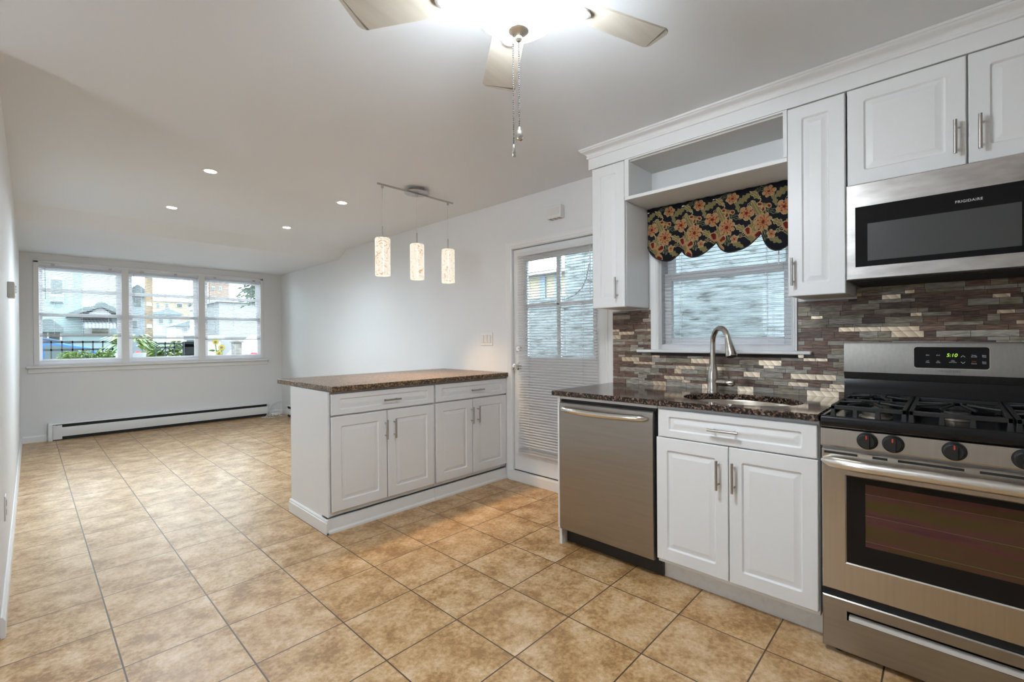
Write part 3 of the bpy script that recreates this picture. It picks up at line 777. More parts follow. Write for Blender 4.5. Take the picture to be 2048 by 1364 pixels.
    for fy in (Y0 - .05, Y1 + .05):
        for fx in (2.13, 2.60): MB().lathe([(.018, 0), (.018, .025), (.010, .025), (.010, .041)], (fx, fy, 0)).build('foot', BLACK, t)
    # backguard
    MB().prism([(2.655, .899), (2.672, .990), (2.676, .998), (2.660, 1.027), (2.660, 1.155), (2.666, 1.165), (2.724, 1.165), (2.724, .86), (2.665, .86)], 'Y', Y1, Y0 + .004).build('backguard_core', ENAMEL, t)
    MB().prism([(2.672, .9965), (2.650, 1.028), (2.657, 1.156), (2.664, 1.167), (2.700, 1.167), (2.700, 1.1655), (2.664, 1.1655), (2.658, 1.150), (2.653, 1.029), (2.674, .9985)], 'Y', Y1, Y0 + .004).build('backguard', STEELB, t)
    tilt = math.atan2(.007, .128)
    MT = frameK(0) .copy()
    # panel plane: x = 2.650 + (z-1.028)*tan
    MT = Matrix.Translation((2.650, 0, 1.028)) @ Matrix.Rotation(tilt, 4, 'Y') @ frameK(0)
    pn = MB(MT)
    pn.loft([[(a, y, b_) for a, b_ in rrect(-.110, .118, .028, .118, .010)] for y in (-.004, .0012)])
    cp = pn.build('clock_panel', BGLASS, t)
    fr_ = MB(MT); fr_.loft([[(a, y, b_) for a, b_ in rrect(-.112, .1205, .0255, .1195, .011)] for y in (-.004, .0004)]); fr_.build('panel_bezel', CHROME, t)
    zoff = .0018
    text('5:10', .0195, MT, DISPG, 'clock_digits', cp, .0085, .083, zoff, shear=.18)
    W = lambda s, x, z, sz=.0058, m_=WHITEINK: text(s, sz, MT, m_, 'panel_lettering', cp, x, z, zoff)
    W('Bake', -.066, .083); W('Broil', -.033, .083); W('Self\nClean', -.066, .055); W('Set\nClock', -.033, .055)
    W('Oven\nPreheat\nDoor Locked', .012, .058, .0042)
    for x, z, s in ((.042, .080, 1), (.042, .053, -1)):
        a = MB(MT); a.tube([(x - .006, zoff, z - .004 * s), (x, zoff, z + .003 * s), (x + .006, zoff, z - .004 * s)], .0009, 6); a.build('arrow_mark', WHITEINK, cp)
    W('Timer\nOn-Off', .074, .081); W('Bake\nTime', .103, .081); W('STOP', .074, .0585, .0056, RED); W('Cancel', .074, .0505); W('Start\nTime', .103, .055)
    text('FRIGIDAIRE', .0112, MT, DARKINK, 'brand_lettering', t, .002, .0155, .0012, spacing=1.2)
    # burners
    for bx, by, r in ((2.24, .205, .042), (2.50, .205, .032), (2.37, -.022, .040), (2.24, -.25, .046), (2.50, -.25, .032)):
        bo = MB().lathe([(r * 1.25, .881), (r * 1.2, .888), (r, .890), (r, .902), (0, .902)], (bx, by, 0), 'Z', 30).build('burner', BURNR, t)
        MB().lathe([(r * .92, .902), (r * .95, .906), (r * .85, .911), (0, .911)], (bx, by, 0), 'Z', 30).build('burner_cap', BURN, bo)
    # three cast iron grates
    for ga, gb in ((.328, .108), (.102, -.146), (-.152, -.372)):
        gm = MB(); zt = .932; xa, xb = 2.112, 2.625; h = .0065
        ym = (ga + gb) / 2
        for yy in (ga - h, gb + h): gm.box(xa, xb, yy - h, yy + h, zt - .016, zt)
        for xx in (xa + h, xb - h, 2.37): gm.box(xx - h, xx + h, gb, ga, zt - .016, zt)
        for xx in (xa + h, xb - h):
            for yy in (ga - h, gb + h, gb + (ga - gb) * .36, gb + (ga - gb) * .66): gm.loft([[(xx - .010, yy - .009, .881), (xx + .010, yy - .009, .881), (xx + .010, yy + .009, .881), (xx - .010, yy + .009, .881)], [(xx - .006, yy - .006, zt - .010), (xx + .006, yy - .006, zt - .010), (xx + .006, yy + .006, zt - .010), (xx - .006, yy + .006, zt - .010)]])
        ctrs = (2.24, 2.50) if abs(ym) > .1 else (2.37,)
        for cx in ctrs:
            for i in range(6 if len(ctrs) > 1 else 8):
                a = i * 2 * math.pi / (6 if len(ctrs) > 1 else 8) + .4
                d = Vector((math.cos(a), math.sin(a), 0)); c0 = Vector((cx, ym, zt + .002))
                r1 = .105 if len(ctrs) > 1 else .12
                p0, p1 = c0 + d * .028, c0 + d * r1
                p1.x = min(max(p1.x, xa + .01), xb - .01); p1.y = min(max(p1.y, gb + .01), ga - .01)
                gm.tube([p0 + Vector((0, 0, .003)), p1 - Vector((0, 0, .004))], .0055, 6)
        gm.build('grate', IRON, t, .002)
kitchen_range()

# ------------------------------------------------------------------ valance
def valance():
    import bisect
    Ykey = [(1.385, 1.775, 'c'), (1.238, 1.664, 'v'), (1.162, 1.716, 'c'), (1.075, 1.668, 'v'), (.963, 1.740, 'c'), (.875, 1.668, 'v'), (.726, 1.752, 'c'), (.648, 1.648, 'v'), (.585, 1.69, 'c')]
    def zb(y):
        for (ya, za, ka), (yb, zb_, kb) in zip(Ykey, Ykey[1:]):
            if ya >= y >= yb:
                u = (ya - y) / (ya - yb)
                if ka == 'c': u = 1 - u; lo, hi = zb_, za
                else: lo, hi = za, zb_
                return lo + (hi - lo) * (u * u * .75 + .25 * u ** 4)
        return 1.69
    NU, NV = 300, 130
    y0, y1, zt = 1.383, .590, 2.006
    peaks = [k[0] for k in Ykey if k[2] == 'c']
    verts, zz = [], []
    # motifs on a repeating unit
    P = .205
    TAN, RUST, RUBY, OLIVE, SAGE, CREAM = (.37, .195, .088), (.31, .085, .026), (.13, .012, .008), (.19, .145, .055), (.18, .185, .10), (.43, .345, .185)
    BG = (.0085, .0085, .013)
    def flower(u, v, cx, cz, r, n, rot, sq=1.0):
        du, dv = u - cx, (v - cz) / sq; q = math.hypot(du, dv)
        if q > r * 1.15: return None
        th = math.atan2(dv, du) + rot; e = r * (.70 + .30 * abs(math.cos(n * th / 2)) ** .8)
        if q > e: return None
        if q > e - .0035: return CREAM if math.sin(n * th) > -.6 else TAN
        if q < r * .20: return RUBY
        if q < r * .46: return RUST if math.cos(n * th + .8) > 0 else TAN
        if abs(math.sin(n * th / 2)) > .93: return RUBY
        return TAN
    def lily(u, v, cx, cz, r, rot):
        du, dv = u - cx, v - cz; q = math.hypot(du, dv)
        if q > r: return None
        th = math.atan2(dv, du) - rot
        th = (th + math.pi) % (2 * math.pi) - math.pi
        if abs(th) > 1.75: return None
        e = r * (.45 + .55 * abs(math.cos(th * 2.4)))
        if q > e: return None
        if q > e - .004: return CREAM
        if abs(math.cos(th * 2.4)) > .88 and q > r * .45: return RUBY
        return TAN if q > r * .3 else OLIVE
    def leaf(u, v, cx, cz, L, wd, rot, fill, edge):
        du, dv = u - cx, v - cz
        a = du * math.cos(rot) + dv * math.sin(rot); b = -du * math.sin(rot) + dv * math.cos(rot)
        if abs(a) > L: return None
        e = wd * (1 - (a / L) ** 2) * (1.0 + .25 * math.sin(a * 260))
        if abs(b) > e: return None
        if abs(b) > e - .0028: return edge
        if abs(b) < .0011: return edge
        return fill
    def stem(u, v, pts, wd, col):
        for (ax, az), (bx_, bz) in zip(pts, pts[1:]):
            dx, dz = bx_ - ax, bz - az; L2 = dx * dx + dz * dz
            t_ = max(0, min(1, ((u - ax) * dx + (v - az) * dz) / L2))
            if math.hypot(u - ax - t_ * dx, v - az - t_ * dz) < wd: return col
        return None
    def color(u, v):
        # v measured down from the rod; every unit of width P repeats
        k = math.floor(u / P); uu = u - k * P
        for du in (0, -P, P):
            x = uu + du
            for f_ in (lambda: lily(x, v, .060, .282, .074, -.5), lambda: flower(x, v, .132, .196, .052, 9, .3), lambda: flower(x, v, .040, .135, .046, 5, 1.0, .9),
                       lambda: flower(x, v, .165, .040, .040, 6, .2, .8), lambda: lily(x, v, .142, .100, .044, 1.9), lambda: flower(x, v, .178, .268, .024, 5, .4),
                       lambda: leaf(x, v, .079, .213, .060, .025, 2.1, OLIVE, CREAM), lambda: leaf(x, v, .096, .118, .054, .022, 1.1, OLIVE, CREAM), lambda: leaf(x, v, .196, .300, .042, .015, .5, OLIVE, SAGE),
                       lambda: leaf(x, v, .116, .266, .030, .012, 1.2, BG, SAGE), lambda: leaf(x, v, .150, .272, .032, .012, 1.9, BG, SAGE), lambda: leaf(x, v, .010, .212, .042, .016, .5, OLIVE, CREAM), lambda: leaf(x, v, .022, .250, .036, .011, -.3, BG, CREAM),
                       lambda: leaf(x, v, .186, .148, .036, .013, .4, BG, SAGE), lambda: leaf(x, v, .026, .055, .050, .018, -.5, OLIVE, SAGE), lambda: leaf(x, v, .090, .045, .040, .014, .7, OLIVE, CREAM), lambda: leaf(x, v, .120, .018, .04, .011, -.2, BG, SAGE), lambda: leaf(x, v, .196, .092, .034, .012, 1.3, OLIVE, SAGE), lambda: leaf(x, v, .062, .090, .030, .010, 2.4, BG, CREAM),
                       lambda: stem(x, v, [(.128, .195), (.150, .150), (.140, .100)], .0034, SAGE), lambda: stem(x, v, [(.040, .140), (.070, .185), (.120, .200)], .0028, CREAM), lambda: stem(x, v, [(.060, .285), (.020, .250), (.015, .215)], .0026, SAGE),
                       lambda: stem(x, v, [(.135, .235), (.145, .285), (.190, .290)], .0026, SAGE), lambda: stem(x, v, [(.165, .045), (.190, .090), (.205, .110)], .0026, SAGE), lambda: stem(x, v, [(.096, .118), (.120, .075), (.09, .02)], .0024, CREAM)):
                c_ = f_()
                if c_: return c_
        return BG
    cols = []
    for i in range(NU + 1):
        u = i / NU; y = y0 + (y1 - y0) * u
        zbot = zb(y)
        dp = min(abs(y - p) for p in peaks)
        for j in range(NV + 1):
            v = j / NV; z = zt + (zbot - zt) * v
            fold = .020 * math.exp(-(dp / .020) ** 2) * (.3 + .7 * v)
            xx = 2.700 + fold - .006 * math.sin(u * 31) * v - .010 * v + (.004 * math.sin(u * 90) * (1 - v) ** 2)
            verts.append((xx, y, z))
            c_ = BG if (zbot + .0045 > z) else color((y0 - y) * 1.12, zt - z)
            cols.append((*c_, 1))
    faces = [(i * (NV + 1) + j, i * (NV + 1) + j + 1, (i + 1) * (NV + 1) + j + 1, (i + 1) * (NV + 1) + j) for i in range(NU) for j in range(NV)]
    t = thing('valance', (2.70, .98, 2.0), 'dark floral scalloped valance across the top of the sink window', 'curtain')
    m, n, l, b = nodes_of('floral fabric')
    at_ = n.new('ShaderNodeAttribute'); at_.attribute_name = 'cloth'
    l.new(at_.outputs['Color'], b.inputs['Base Color']); b.inputs['Roughness'].default_value = .85; b.inputs['Specular IOR Level'].default_value = .2
    mb = MB(); mb.add(verts, faces)
    o = mb.build('cloth', m, t, recalc=False)
    ca = o.data.color_attributes.new('cloth', 'FLOAT_COLOR', 'POINT')
    ca.data.foreach_set('color', [q for c_ in cols for q in c_])
    so = o.modifiers.new('thick', 'SOLIDIFY'); so.thickness = .003; so.offset = -1
    MB().tube([(2.712, 1.384, 1.985), (2.712, .587, 1.985)], .006, 10).build('rod', PLASTW, t)
    ed = [(verts[i * (NV + 1) + NV][0] - .001, verts[i * (NV + 1) + NV][1], verts[i * (NV + 1) + NV][2]) for i in range(0, NU + 1, 2)]
    MB().tube(ed, .0032, 6).build('hem_cord', mat('hem cord', (0.012, 0.009, 0.009), 0.8), t)
valance()

# ------------------------------------------------------------------ small things on the walls
t = thing('light_switch', (XR, 3.015, 1.198), 'white three-gang light switch plate beside the side door', 'switch')
MB().box(XR - .006, XR, 2.937, 3.094, 1.140, 1.257).build('plate', PLASTW, t, .003)
for yy in (2.970, 3.0155, 3.061): MB().box(XR - .012, XR - .004, yy - .015, yy + .015, 1.164, 1.233).build('rocker', mat('rocker', (0.72, 0.71, 0.69), 0.3), t, .002)
t = thing('door_chime', (XR, 2.20, 2.12), 'small white chime box mounted above the side door', 'chime')
MB().box(XR - .052, XR, 2.135, 2.265, 2.124, 2.222).build('case', PLASTW, t, .005)
MB().box(XR - .054, XR - .050, 2.150, 2.252, 2.150, 2.200).build('cover', mat('chime cover', (0.76, 0.74, 0.71), 0.4), t, .002)
for yy in (2.160, 2.200, 2.240): MB().box(XR - .050, XR - .010, yy - .012, yy + .012, 2.122, 2.126).build('slot', mat('slot', (0.42, 0.36, 0.33), 0.6), t)
t = thing('thermostat', (XL, 3.96, 1.50), 'small grey thermostat on the left wall at eye height', 'thermostat')
MB().box(XL, XL + .028, 3.90, 4.02, 1.455, 1.545).build('case', PLASTG, t, .003)
MB().box(XL + .026, XL + .031, 3.912, 4.012, 1.463, 1.537).build('cover', PLASTW, t, .002)
for k in range(3): MB().box(XL + .030, XL + .036, 3.93, 3.99, 1.485 + k * .016, 1.492 + k * .016).build('button', PLASTW, t)
t = thing('wall_outlet', (XL, 3.235, .414), 'white outlet plate low on the left wall near the room end', 'outlet')
MB().box(XL, XL + .006, 3.20, 3.272, .356, .472).build('plate', PLASTW, t, .002)
for zz in (.393, .435): MB().box(XL + .005, XL + .008, 3.222, 3.250, zz - .014, zz + .014).build('socket', PLASTG, t)

# ------------------------------------------------------------------ baseboard heaters and cables
def heater(label, loc, M, L, h, endcap):
    """local: x along, y out of the wall"""
    t = thing('baseboard_heater', loc, label, 'heater')
    def pr(poly, a, b): return MB(M).loft([[(a, y, z) for y, z in poly], [(b, y, z) for y, z in poly]])
    pr([(0, .03), (.006, .03), (.006, h - .008), (.052, h - .008), (.060, h - .016), (.062, h - .013), (.056, h), (0, h)], 0, L).build('back_plate', HEATER, t)
    pr([(.058, .042), (.062, .042), (.064, .048), (.064, h - .060), (.061, h - .052), (.057, h - .052), (.058, h - .060)], .01, L).build('front_cover', HEATER, t)
    pr([(.008, .004), (.046, .004), (.046, h - .012), (.008, h - .012)], .03, L - .01).build('fin_shade_block', DARKGAP, t)  # dark block behind the cover; shade of the slots put into its colour
    if endcap:
        pr([(0, .0), (.070, .0), (.070, h - .020), (.058, h + .004), (0, h + .004)], -.035, .002).build('end_cap', HEATER, t)
        pr([(.066, .012), (.073, .012), (.073, h - .030), (.066, h - .024)], .004, .085).build('access_cover', HEATER, t)
MHf = Matrix(((1, 0, 0, .17), (0, -1, 0, YF), (0, 0, 1, 0), (0, 0, 0, 1)))
heater('long white baseboard heater along the window wall', (1.38, YF, 0), MHf, 2.43, .207, True)
MHr = Matrix(((0, -1, 0, XR), (-1, 0, 0, 7.60), (0, 0, 1, 0), (0, 0, 0, 1)))
heater('white baseboard heater on the right wall behind the peninsula', (XR, 6.2, 0), MHr, 2.95, .185, False)
rng = random.Random(3)
def loop(cx, cy, rx, ry, z, n=40, a0=0, a1=6.283): return [(cx + rx * math.cos(a0 + (a1 - a0) * i / n), cy + ry * math.sin(a0 + (a1 - a0) * i / n), z + .006 * math.sin(3 * i)) for i in range(n + 1)]
cab = MB(); cab.tube(loop(2.60, 7.70, .145, .075, .010), .0045, 6); cab.tube([(2.48, 7.66, .006), (2.55, 7.78, .02), (2.60, 7.86, .09), (2.66, 7.90, .17), (2.76, 7.91, .21), (2.826, 7.86, .225)], .0045, 6)
cab.tube([(2.62, 7.76, .012), (2.66, 7.84, .06), (2.72, 7.87, .10), (2.80, 7.72, .09)], .004, 6)
tag(cab.build('cable_coil', CABLE), 'loose white cable looped on the floor in the far corner', 'cable')
t = thing('power_adapter', (2.655, 7.73, 0), 'small white adapter box lying in the cable coil in the far corner', 'adapter')
MB().box(2.60, 2.72, 7.695, 7.765, .018, .052).build('case', PLASTW, t, .004)
for xx in (2.63, 2.69): MB().box(xx - .008, xx + .008, 7.691, 7.696, .028, .040).build('port', PLASTG, t)

# ------------------------------------------------------------------ lamps
def light(name, typ, loc, power, col, parent, **k):
    ld = bpy.data.lights.new(name, typ); ld.energy = power; ld.color = col
    for a, b in k.items(): setattr(ld, a, b)
    o = bpy.data.objects.new(name, ld); COL.objects.link(o)
    o.parent = parent; o.location = Vector(loc) - Vector(parent['_o'])
    return o
def downlight(x, y, label, k):
    t = thing('recessed_light', (x, y, ZC), label, 'light', 'recessed ceiling lights')
    MB().lathe([(.036, -.0005), (.052, -.0045), (.055, -.001), (.055, .0002), (.036, .0002)], (x, y, ZC), 'Z', 32).build('trim_ring', PLASTW, t)
    MB().lathe([(.0365, -.0018), (.0365, .0001), (0, .0001), (0, -.0018)], (x, y, ZC), 'Z', 32).build('lens', LED, t)
    l = light('downlight_lamp', 'SPOT', (x, y, ZC - .02), P_REC * 4 * k, (.74, .88, 1.0), t, spot_size=R_(168), spot_blend=1.0, shadow_soft_size=.05)
for x, y, lb, k in ((.870, 3.720, 'recessed ceiling light nearest the camera on the left', .12), (.865, 4.965, 'recessed ceiling light on the left, nearer the front window', 1.25),
                 (1.854, 3.775, 'recessed ceiling light on the right, nearest the pendant fixture', .05), (1.848, 5.000, 'recessed ceiling light on the right, nearer the front window', .36)): downlight(x, y, lb, k)

def pendants():
    Y = 3.025; x0, xm, x1 = 1.754, 2.10, 2.456
    t = thing('pendant_fixture', (xm, Y, ZC), 'three-shade nickel bar pendant hanging over the peninsula', 'pendant light')
    MB().lathe([(.062, 0), (.064, -.022), (.064, -.026), (.0, -.026)], (xm, Y, ZC), 'Z', 32).build('canopy', NICKEL, t)
    MB().lathe([(.0, -.026), (.095, -.026), (.098, -.030), (.095, -.034), (0.0, -.036)], (xm, Y, ZC), 'Z', 36).build('canopy_plate', NICKEL, t)
    MB().tube([(x0, Y - .006, 2.340), (x1, Y - .006, 2.340)], .0075, 12).build('bar', NICKEL, t)
    for px in (1.796, 2.099, 2.407):
        c_ = MB().tube([(px, Y, 2.335), (px, Y, 2.03)], .0018, 6).build('cord', mat('clear cord', (0.66, 0.65, 0.63), 0.3), t)
        MB().lathe([(.009, 2.315), (.010, 2.337)], (px, Y - .004, 0), 'Z', 12).build('connector', NICKEL, c_)
        MB().tube([(px, Y, 2.035), (px, Y, 1.948)], .0048, 10).build('stem', NICKEL, t)
        r = .055
        s = MB().lathe([(.012, 1.946), (r - .006, 1.946), (r, 1.940), (r, 1.672), (r - .003, 1.668), (r - .006, 1.672), (r - .006, 1.938), (.012, 1.938)], (px, Y, 0), 'Z', 32).build('shade', SHADE, t)
        MB().lathe([(.0, 1.90), (.018, 1.90), (.022, 1.86), (.028, 1.80), (.020, 1.765), (0, 1.755)], (px, Y, 0), 'Z', 16).build('bulb', mat('lit bulb', (0.9, 0.9, 0.9), 0.3, emit=(1.0, 0.82, 0.58), estr=8.0), s)
        light('pendant_lamp', 'SPOT', (px, Y, 1.690), P_PEND * 16, (1.0, .70, .38), t, shadow_soft_size=.04, spot_size=R_(92), spot_blend=.8)
pendants()

def fan():
    cx, cy, zb = .973, .892, 2.20
    t = thing('ceiling_fan', (cx, cy, ZC), 'flush ceiling fan with lit white glass bowl and two pull chains', 'ceiling fan')
    MB().lathe([(.085, 0), (.088, -.03), (.080, -.05), (.115, -.075), (.125, -.10), (.125, -.145), (.10, -.165), (.06, -.175), (0, -.175)], (cx, cy, ZC), 'Z', 40).build('motor_housing', FANW, t)
    for k in range(5):
        a = R_(-20.5 + 72 * k)
        M = Matrix.Translation((cx, cy, zb)) @ Matrix.Rotation(a, 4, 'Z') @ Matrix.Rotation(R_(11), 4, 'X')
        def outline(s):
            L = []
            r0, r1, w0, w1 = .165, .535, .050, .066
            L += [(r0, -w0 * s), (r1 - .035, -w1 * s)]
            for i in range(7):
                q = R_(-90 + 75 * i / 6); L.append((r1 - .040 + .030 * math.cos(q) + .0, -w1 * s + .030 + .030 * math.sin(q)))
            for i in range(7):
                q = R_(10 + 80 * i / 6); L.append((r1 - .022 + .022 * math.cos(q), w1 * s - .022 + .022 * math.sin(q)))
            L += [(r0, w0 * s)]
            for i in range(1, 6):
                q = R_(90 + 180 * i / 6); L.append((r0 + .02 * math.cos(q), w0 * s * math.sin(q)))
            return L
        o = outline(1.0)
        MB(M).loft([[(x, y, -.003) for x, y in o], [(x, y, .003) for x, y in o]]).build('blade', BLADE, t, .0012)
        ir = MB(M)
        ov = [(.205 + .045 * math.cos(2 * math.pi * i / 24), .030 * math.sin(2 * math.pi * i / 24)) for i in range(24)]
        ov2 = [(.205 + .036 * math.cos(2 * math.pi * i / 24), .021 * math.sin(2 * math.pi * i / 24)) for i in range(24)]
        ov3 = [(.205 + .026 * math.cos(2 * math.pi * i / 24), .012 * math.sin(2 * math.pi * i / 24)) for i in range(24)]
        ir.loft([[(x, y, -.0035) for x, y in ov], [(x, y, -.010) for x, y in ov], [(x, y, -.012) for x, y in ov2], [(x, y, -.007) for x, y in ov3]], True, True)
        ir.loft([[(.095, -.014, .012), (.095, .014, .012), (.095, .014, .018), (.095, -.014, .018)], [(.165, -.016, -.010), (.165, .016, -.010), (.165, .016, -.003), (.165, -.016, -.003)]])
        ir.build('blade_iron', FANIRON, t)
    MB().lathe([(.060, -.170), (.066, -.185), (.072, -.200), (.078, -.205), (.080, -.2085), (.0, -.2085)], (cx, cy, ZC), 'Z', 40).build('light_fitter', FANW, t)
    # bowl with a shoulder, z 2.166 .. 2.085
    bo = MB().lathe([(.118, 2.168), (.134, 2.164), (.138, 2.155), (.132, 2.140), (.121, 2.124), (.108, 2.113), (.101, 2.108), (.095, 2.103), (.078, 2.091), (.055, 2.082), (.030, 2.078), (.0, 2.077)], (cx, cy, 0), 'Z', 48).build('glass_bowl', BOWL, t)
    MB().lathe([(0, 2.078), (.029, 2.079), (.030, 2.075), (.022, 2.069), (.010, 2.064), (.007, 2.062), (.010, 2.058), (.0105, 2.052), (.006, 2.046), (0, 2.045)], (cx, cy, 0), 'Z', 24).build('finial', FANW, t)
    def chain(x, y, z0, z1):
        mb = MB(); z = z0; k = 0
        mb.tube([(x, y, z0), (x, y, z1)], .0006, 5)
        while z > z1:
            mb.lathe([(0, -.0021), (.0015, -.0015), (.0021, 0), (.0015, .0015), (0, .0021)], (x, y, z), 'Z', 8); z -= .0052
        return mb
    ch = chain(cx, cy, 2.046, 1.800).build('pull_chain', CHAIN, t)
    MB().lathe([(.002, 1.800), (.004, 1.797), (.010, 1.780), (.0115, 1.772), (.0095, 1.764), (.004, 1.761), (0, 1.761)], (cx, cy, 0), 'Z', 16).build('chain_pull', CHROME, ch)
    lx, ly = cx - _R.x * .0165, cy - _R.y * .0165
    ch = chain(lx, ly, 2.070, 1.750).build('pull_chain', CHAIN, t)
    MB().lathe([(.002, 1.750), (.0045, 1.746), (.0062, 1.728), (.0058, 1.718), (.003, 1.714), (0, 1.714)], (lx, ly, 0), 'Z', 16).build('chain_pull', CHROME, ch)
fan()

# ------------------------------------------------------------------ outside, street side
GZ = -.25
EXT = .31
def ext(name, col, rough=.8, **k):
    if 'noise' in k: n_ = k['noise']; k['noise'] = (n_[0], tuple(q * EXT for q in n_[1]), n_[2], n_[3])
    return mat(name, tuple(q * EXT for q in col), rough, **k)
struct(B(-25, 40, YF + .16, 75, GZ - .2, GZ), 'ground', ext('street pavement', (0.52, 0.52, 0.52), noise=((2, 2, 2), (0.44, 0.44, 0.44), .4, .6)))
tag(bpy.data.objects['ground'], 'grey pavement of the street outside the front window', 'ground')
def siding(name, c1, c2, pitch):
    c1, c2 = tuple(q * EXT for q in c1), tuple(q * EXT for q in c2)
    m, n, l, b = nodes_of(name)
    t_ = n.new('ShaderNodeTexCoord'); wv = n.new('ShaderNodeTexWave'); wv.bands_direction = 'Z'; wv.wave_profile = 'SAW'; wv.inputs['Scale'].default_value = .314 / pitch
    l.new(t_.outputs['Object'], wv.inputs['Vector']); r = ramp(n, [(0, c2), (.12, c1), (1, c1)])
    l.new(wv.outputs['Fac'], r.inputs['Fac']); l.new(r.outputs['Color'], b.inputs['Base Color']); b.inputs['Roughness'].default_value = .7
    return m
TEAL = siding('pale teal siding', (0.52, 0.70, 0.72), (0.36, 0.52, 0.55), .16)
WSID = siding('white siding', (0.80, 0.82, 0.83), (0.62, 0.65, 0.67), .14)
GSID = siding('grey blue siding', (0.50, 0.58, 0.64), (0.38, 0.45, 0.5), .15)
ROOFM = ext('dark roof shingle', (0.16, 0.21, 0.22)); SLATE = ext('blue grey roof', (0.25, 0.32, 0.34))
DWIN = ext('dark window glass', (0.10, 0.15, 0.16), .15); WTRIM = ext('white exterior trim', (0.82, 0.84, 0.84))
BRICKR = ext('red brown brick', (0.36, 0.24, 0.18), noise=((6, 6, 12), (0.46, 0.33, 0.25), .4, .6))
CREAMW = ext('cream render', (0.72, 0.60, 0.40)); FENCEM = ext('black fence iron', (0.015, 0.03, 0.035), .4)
def xz(px, py, Y): return at(px, py, Y)
def slab(mb, px0, px1, py0, py1, Y, dy=.1):
    x0, z1 = xz(px0, py0, Y); x1, z0 = xz(px1, py1, Y); return mb.box(x0, x1, Y, Y + dy, z0, z1)
# teal house
Yh = 20.0
xa, za = xz(60, 505, Yh); xb, _ = xz(246, 505, Yh)
t = thing('house', (xb - 2, Yh, GZ), 'pale teal clapboard house across the street, seen left', 'house')
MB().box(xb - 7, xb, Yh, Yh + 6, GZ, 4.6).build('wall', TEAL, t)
MB().box(xb - 7.2, xb + .2, Yh - .2, Yh + 6.2, 4.6, 4.8).build('cornice', WTRIM, t)
slab(MB(), 148, 161, 512, 628, Yh - .03, .05).build('recess_strip', ext('blue grey recess shade', (0.40, 0.58, 0.66)), t)  # flat strip, shade of a side recess put into its darker colour
wi = slab(MB(), 98, 128, 553, 606, Yh - .06, .08).build('window', WTRIM, t); slab(MB(), 101, 125, 558, 588, Yh - .08, .03).build('pane', DWIN, wi)
slab(MB(), 101, 126, 592, 604, Yh - .30, .3).build('air_conditioner', ext('ac grey', (0.42, 0.50, 0.50)), t)
gx0, gz0 = xz(163, 627, Yh - 1.2); gx1, _ = xz(236, 627, Yh - 1.2); gxm, gzm = xz(203, 606, Yh - 1.2)
MB().prism([(gx0 - .3, gz0), (gxm, gzm + .05), (gx1 + .3, gz0), (gx1 + .3, gz0 - .10), (gxm, gzm - .12), (gx0 - .3, gz0 - .10)], 'Y', Yh - 1.2, Yh).build('gable_roof', ROOFM, t)
MB().prism([(gx0, gz0 - .1), (gxm, gzm - .12), (gx1, gz0 - .1)], 'Y', Yh - 1.0, Yh).build('gable_wall', WSID, t)
ax0, az1 = xz(163, 636, Yh - .3); ax1, az0 = xz(234, 655, Yh - 1.3)
aw = MB(); nst = 18
for i in range(nst):
    u0, u1 = ax0 + (ax1 - ax0) * i / nst, ax0 + (ax1 - ax0) * (i + 1) / nst; aw.cur = i % 2
    aw.loft([[(u0, Yh, az1), (u1, Yh, az1), (u1, Yh - .02, az1 - .03), (u0, Yh - .02, az1 - .03)], [(u0, Yh - 1.0, az0 + .12), (u1, Yh - 1.0, az0 + .12), (u1, Yh - 1.0, az0 + .09), (u0, Yh - 1.0, az0 + .09)]])
    aw.box(u0, u1, Yh - 1.02, Yh - 1.0, az0 - .02, az0 + .12)
aw.build('awning', [ext('awning blue grey', (0.30, 0.38, 0.50)), ext('awning white', (0.85, 0.87, 0.90))], t)
wi = slab(MB(), 168, 222, 654, 668, Yh - .05, .07).build('window', WTRIM, t); slab(MB(), 184, 219, 655, 667, Yh - .07, .03).build('pane', ext('dim window', (0.14, 0.13, 0.08), .3), wi)
rx0, rz = xz(60, 640, Yh - 2); rx1, rz2 = xz(127, 656, Yh - 2); rxm, rzm = xz(92, 638, Yh - 2)
MB().prism([(rx0 - 1, rz2), (rxm, rzm), (rxm + .1, rzm), (rx1, rz2), (rx1, rz2 - .12), (rx0 - 1, rz2 - .12)], 'Y', Yh - 2, Yh).build('porch_roof', ROOFM, t)
for px in (96, 122): slab(MB(), px - 2, px + 2, 656, 712, Yh - 1.9, .12).build('porch_post', WTRIM, t)
dr_ = slab(MB(), 101, 119, 655, 700, Yh - .05, .06).build('door', ext('green door', (0.16, 0.24, 0.22)), t)
slab(MB(), 103, 117, 660, 664, Yh - .07, .03).build('pane', DWIN, dr_)
# grey blue house with a dark roof behind the pole
Yg = 30.0
def house(label, px0, px1, pyt, Y, m, roof_py, wins, roofm=ROOFM, name='house', dpt=3, cat='house'):
    x0, z1 = xz(px0, pyt, Y); x1, _ = xz(px1, pyt, Y)
    t = thing(name, ((x0 + x1) / 2, Y, GZ), label, cat)
    MB().box(x0, x1, Y, Y + dpt, GZ, z1).build('wall', m, t)
    if roof_py:
        _, zr = xz(px0, roof_py, Y); xm = (x0 + x1) / 2
        MB().prism([(x0 - .25, z1), (xm, zr), (x1 + .25, z1)], 'Y', Y - .3, Y + dpt).build('roof', roofm, t)
    else: MB().box(x0 - .1, x1 + .1, Y - .12, Y + dpt, z1, z1 + .18).build('cornice', WTRIM, t)
    for a, b, c_, d in wins:
        q = slab(MB(), a, b, c_, d, Y - .06, .08).build('window', WTRIM, t); dx = (b - a) * .13; slab(MB(), a + dx, b - dx, c_ + 1, d - 1, Y - .08, .03).build('pane', DWIN, q)
    return t
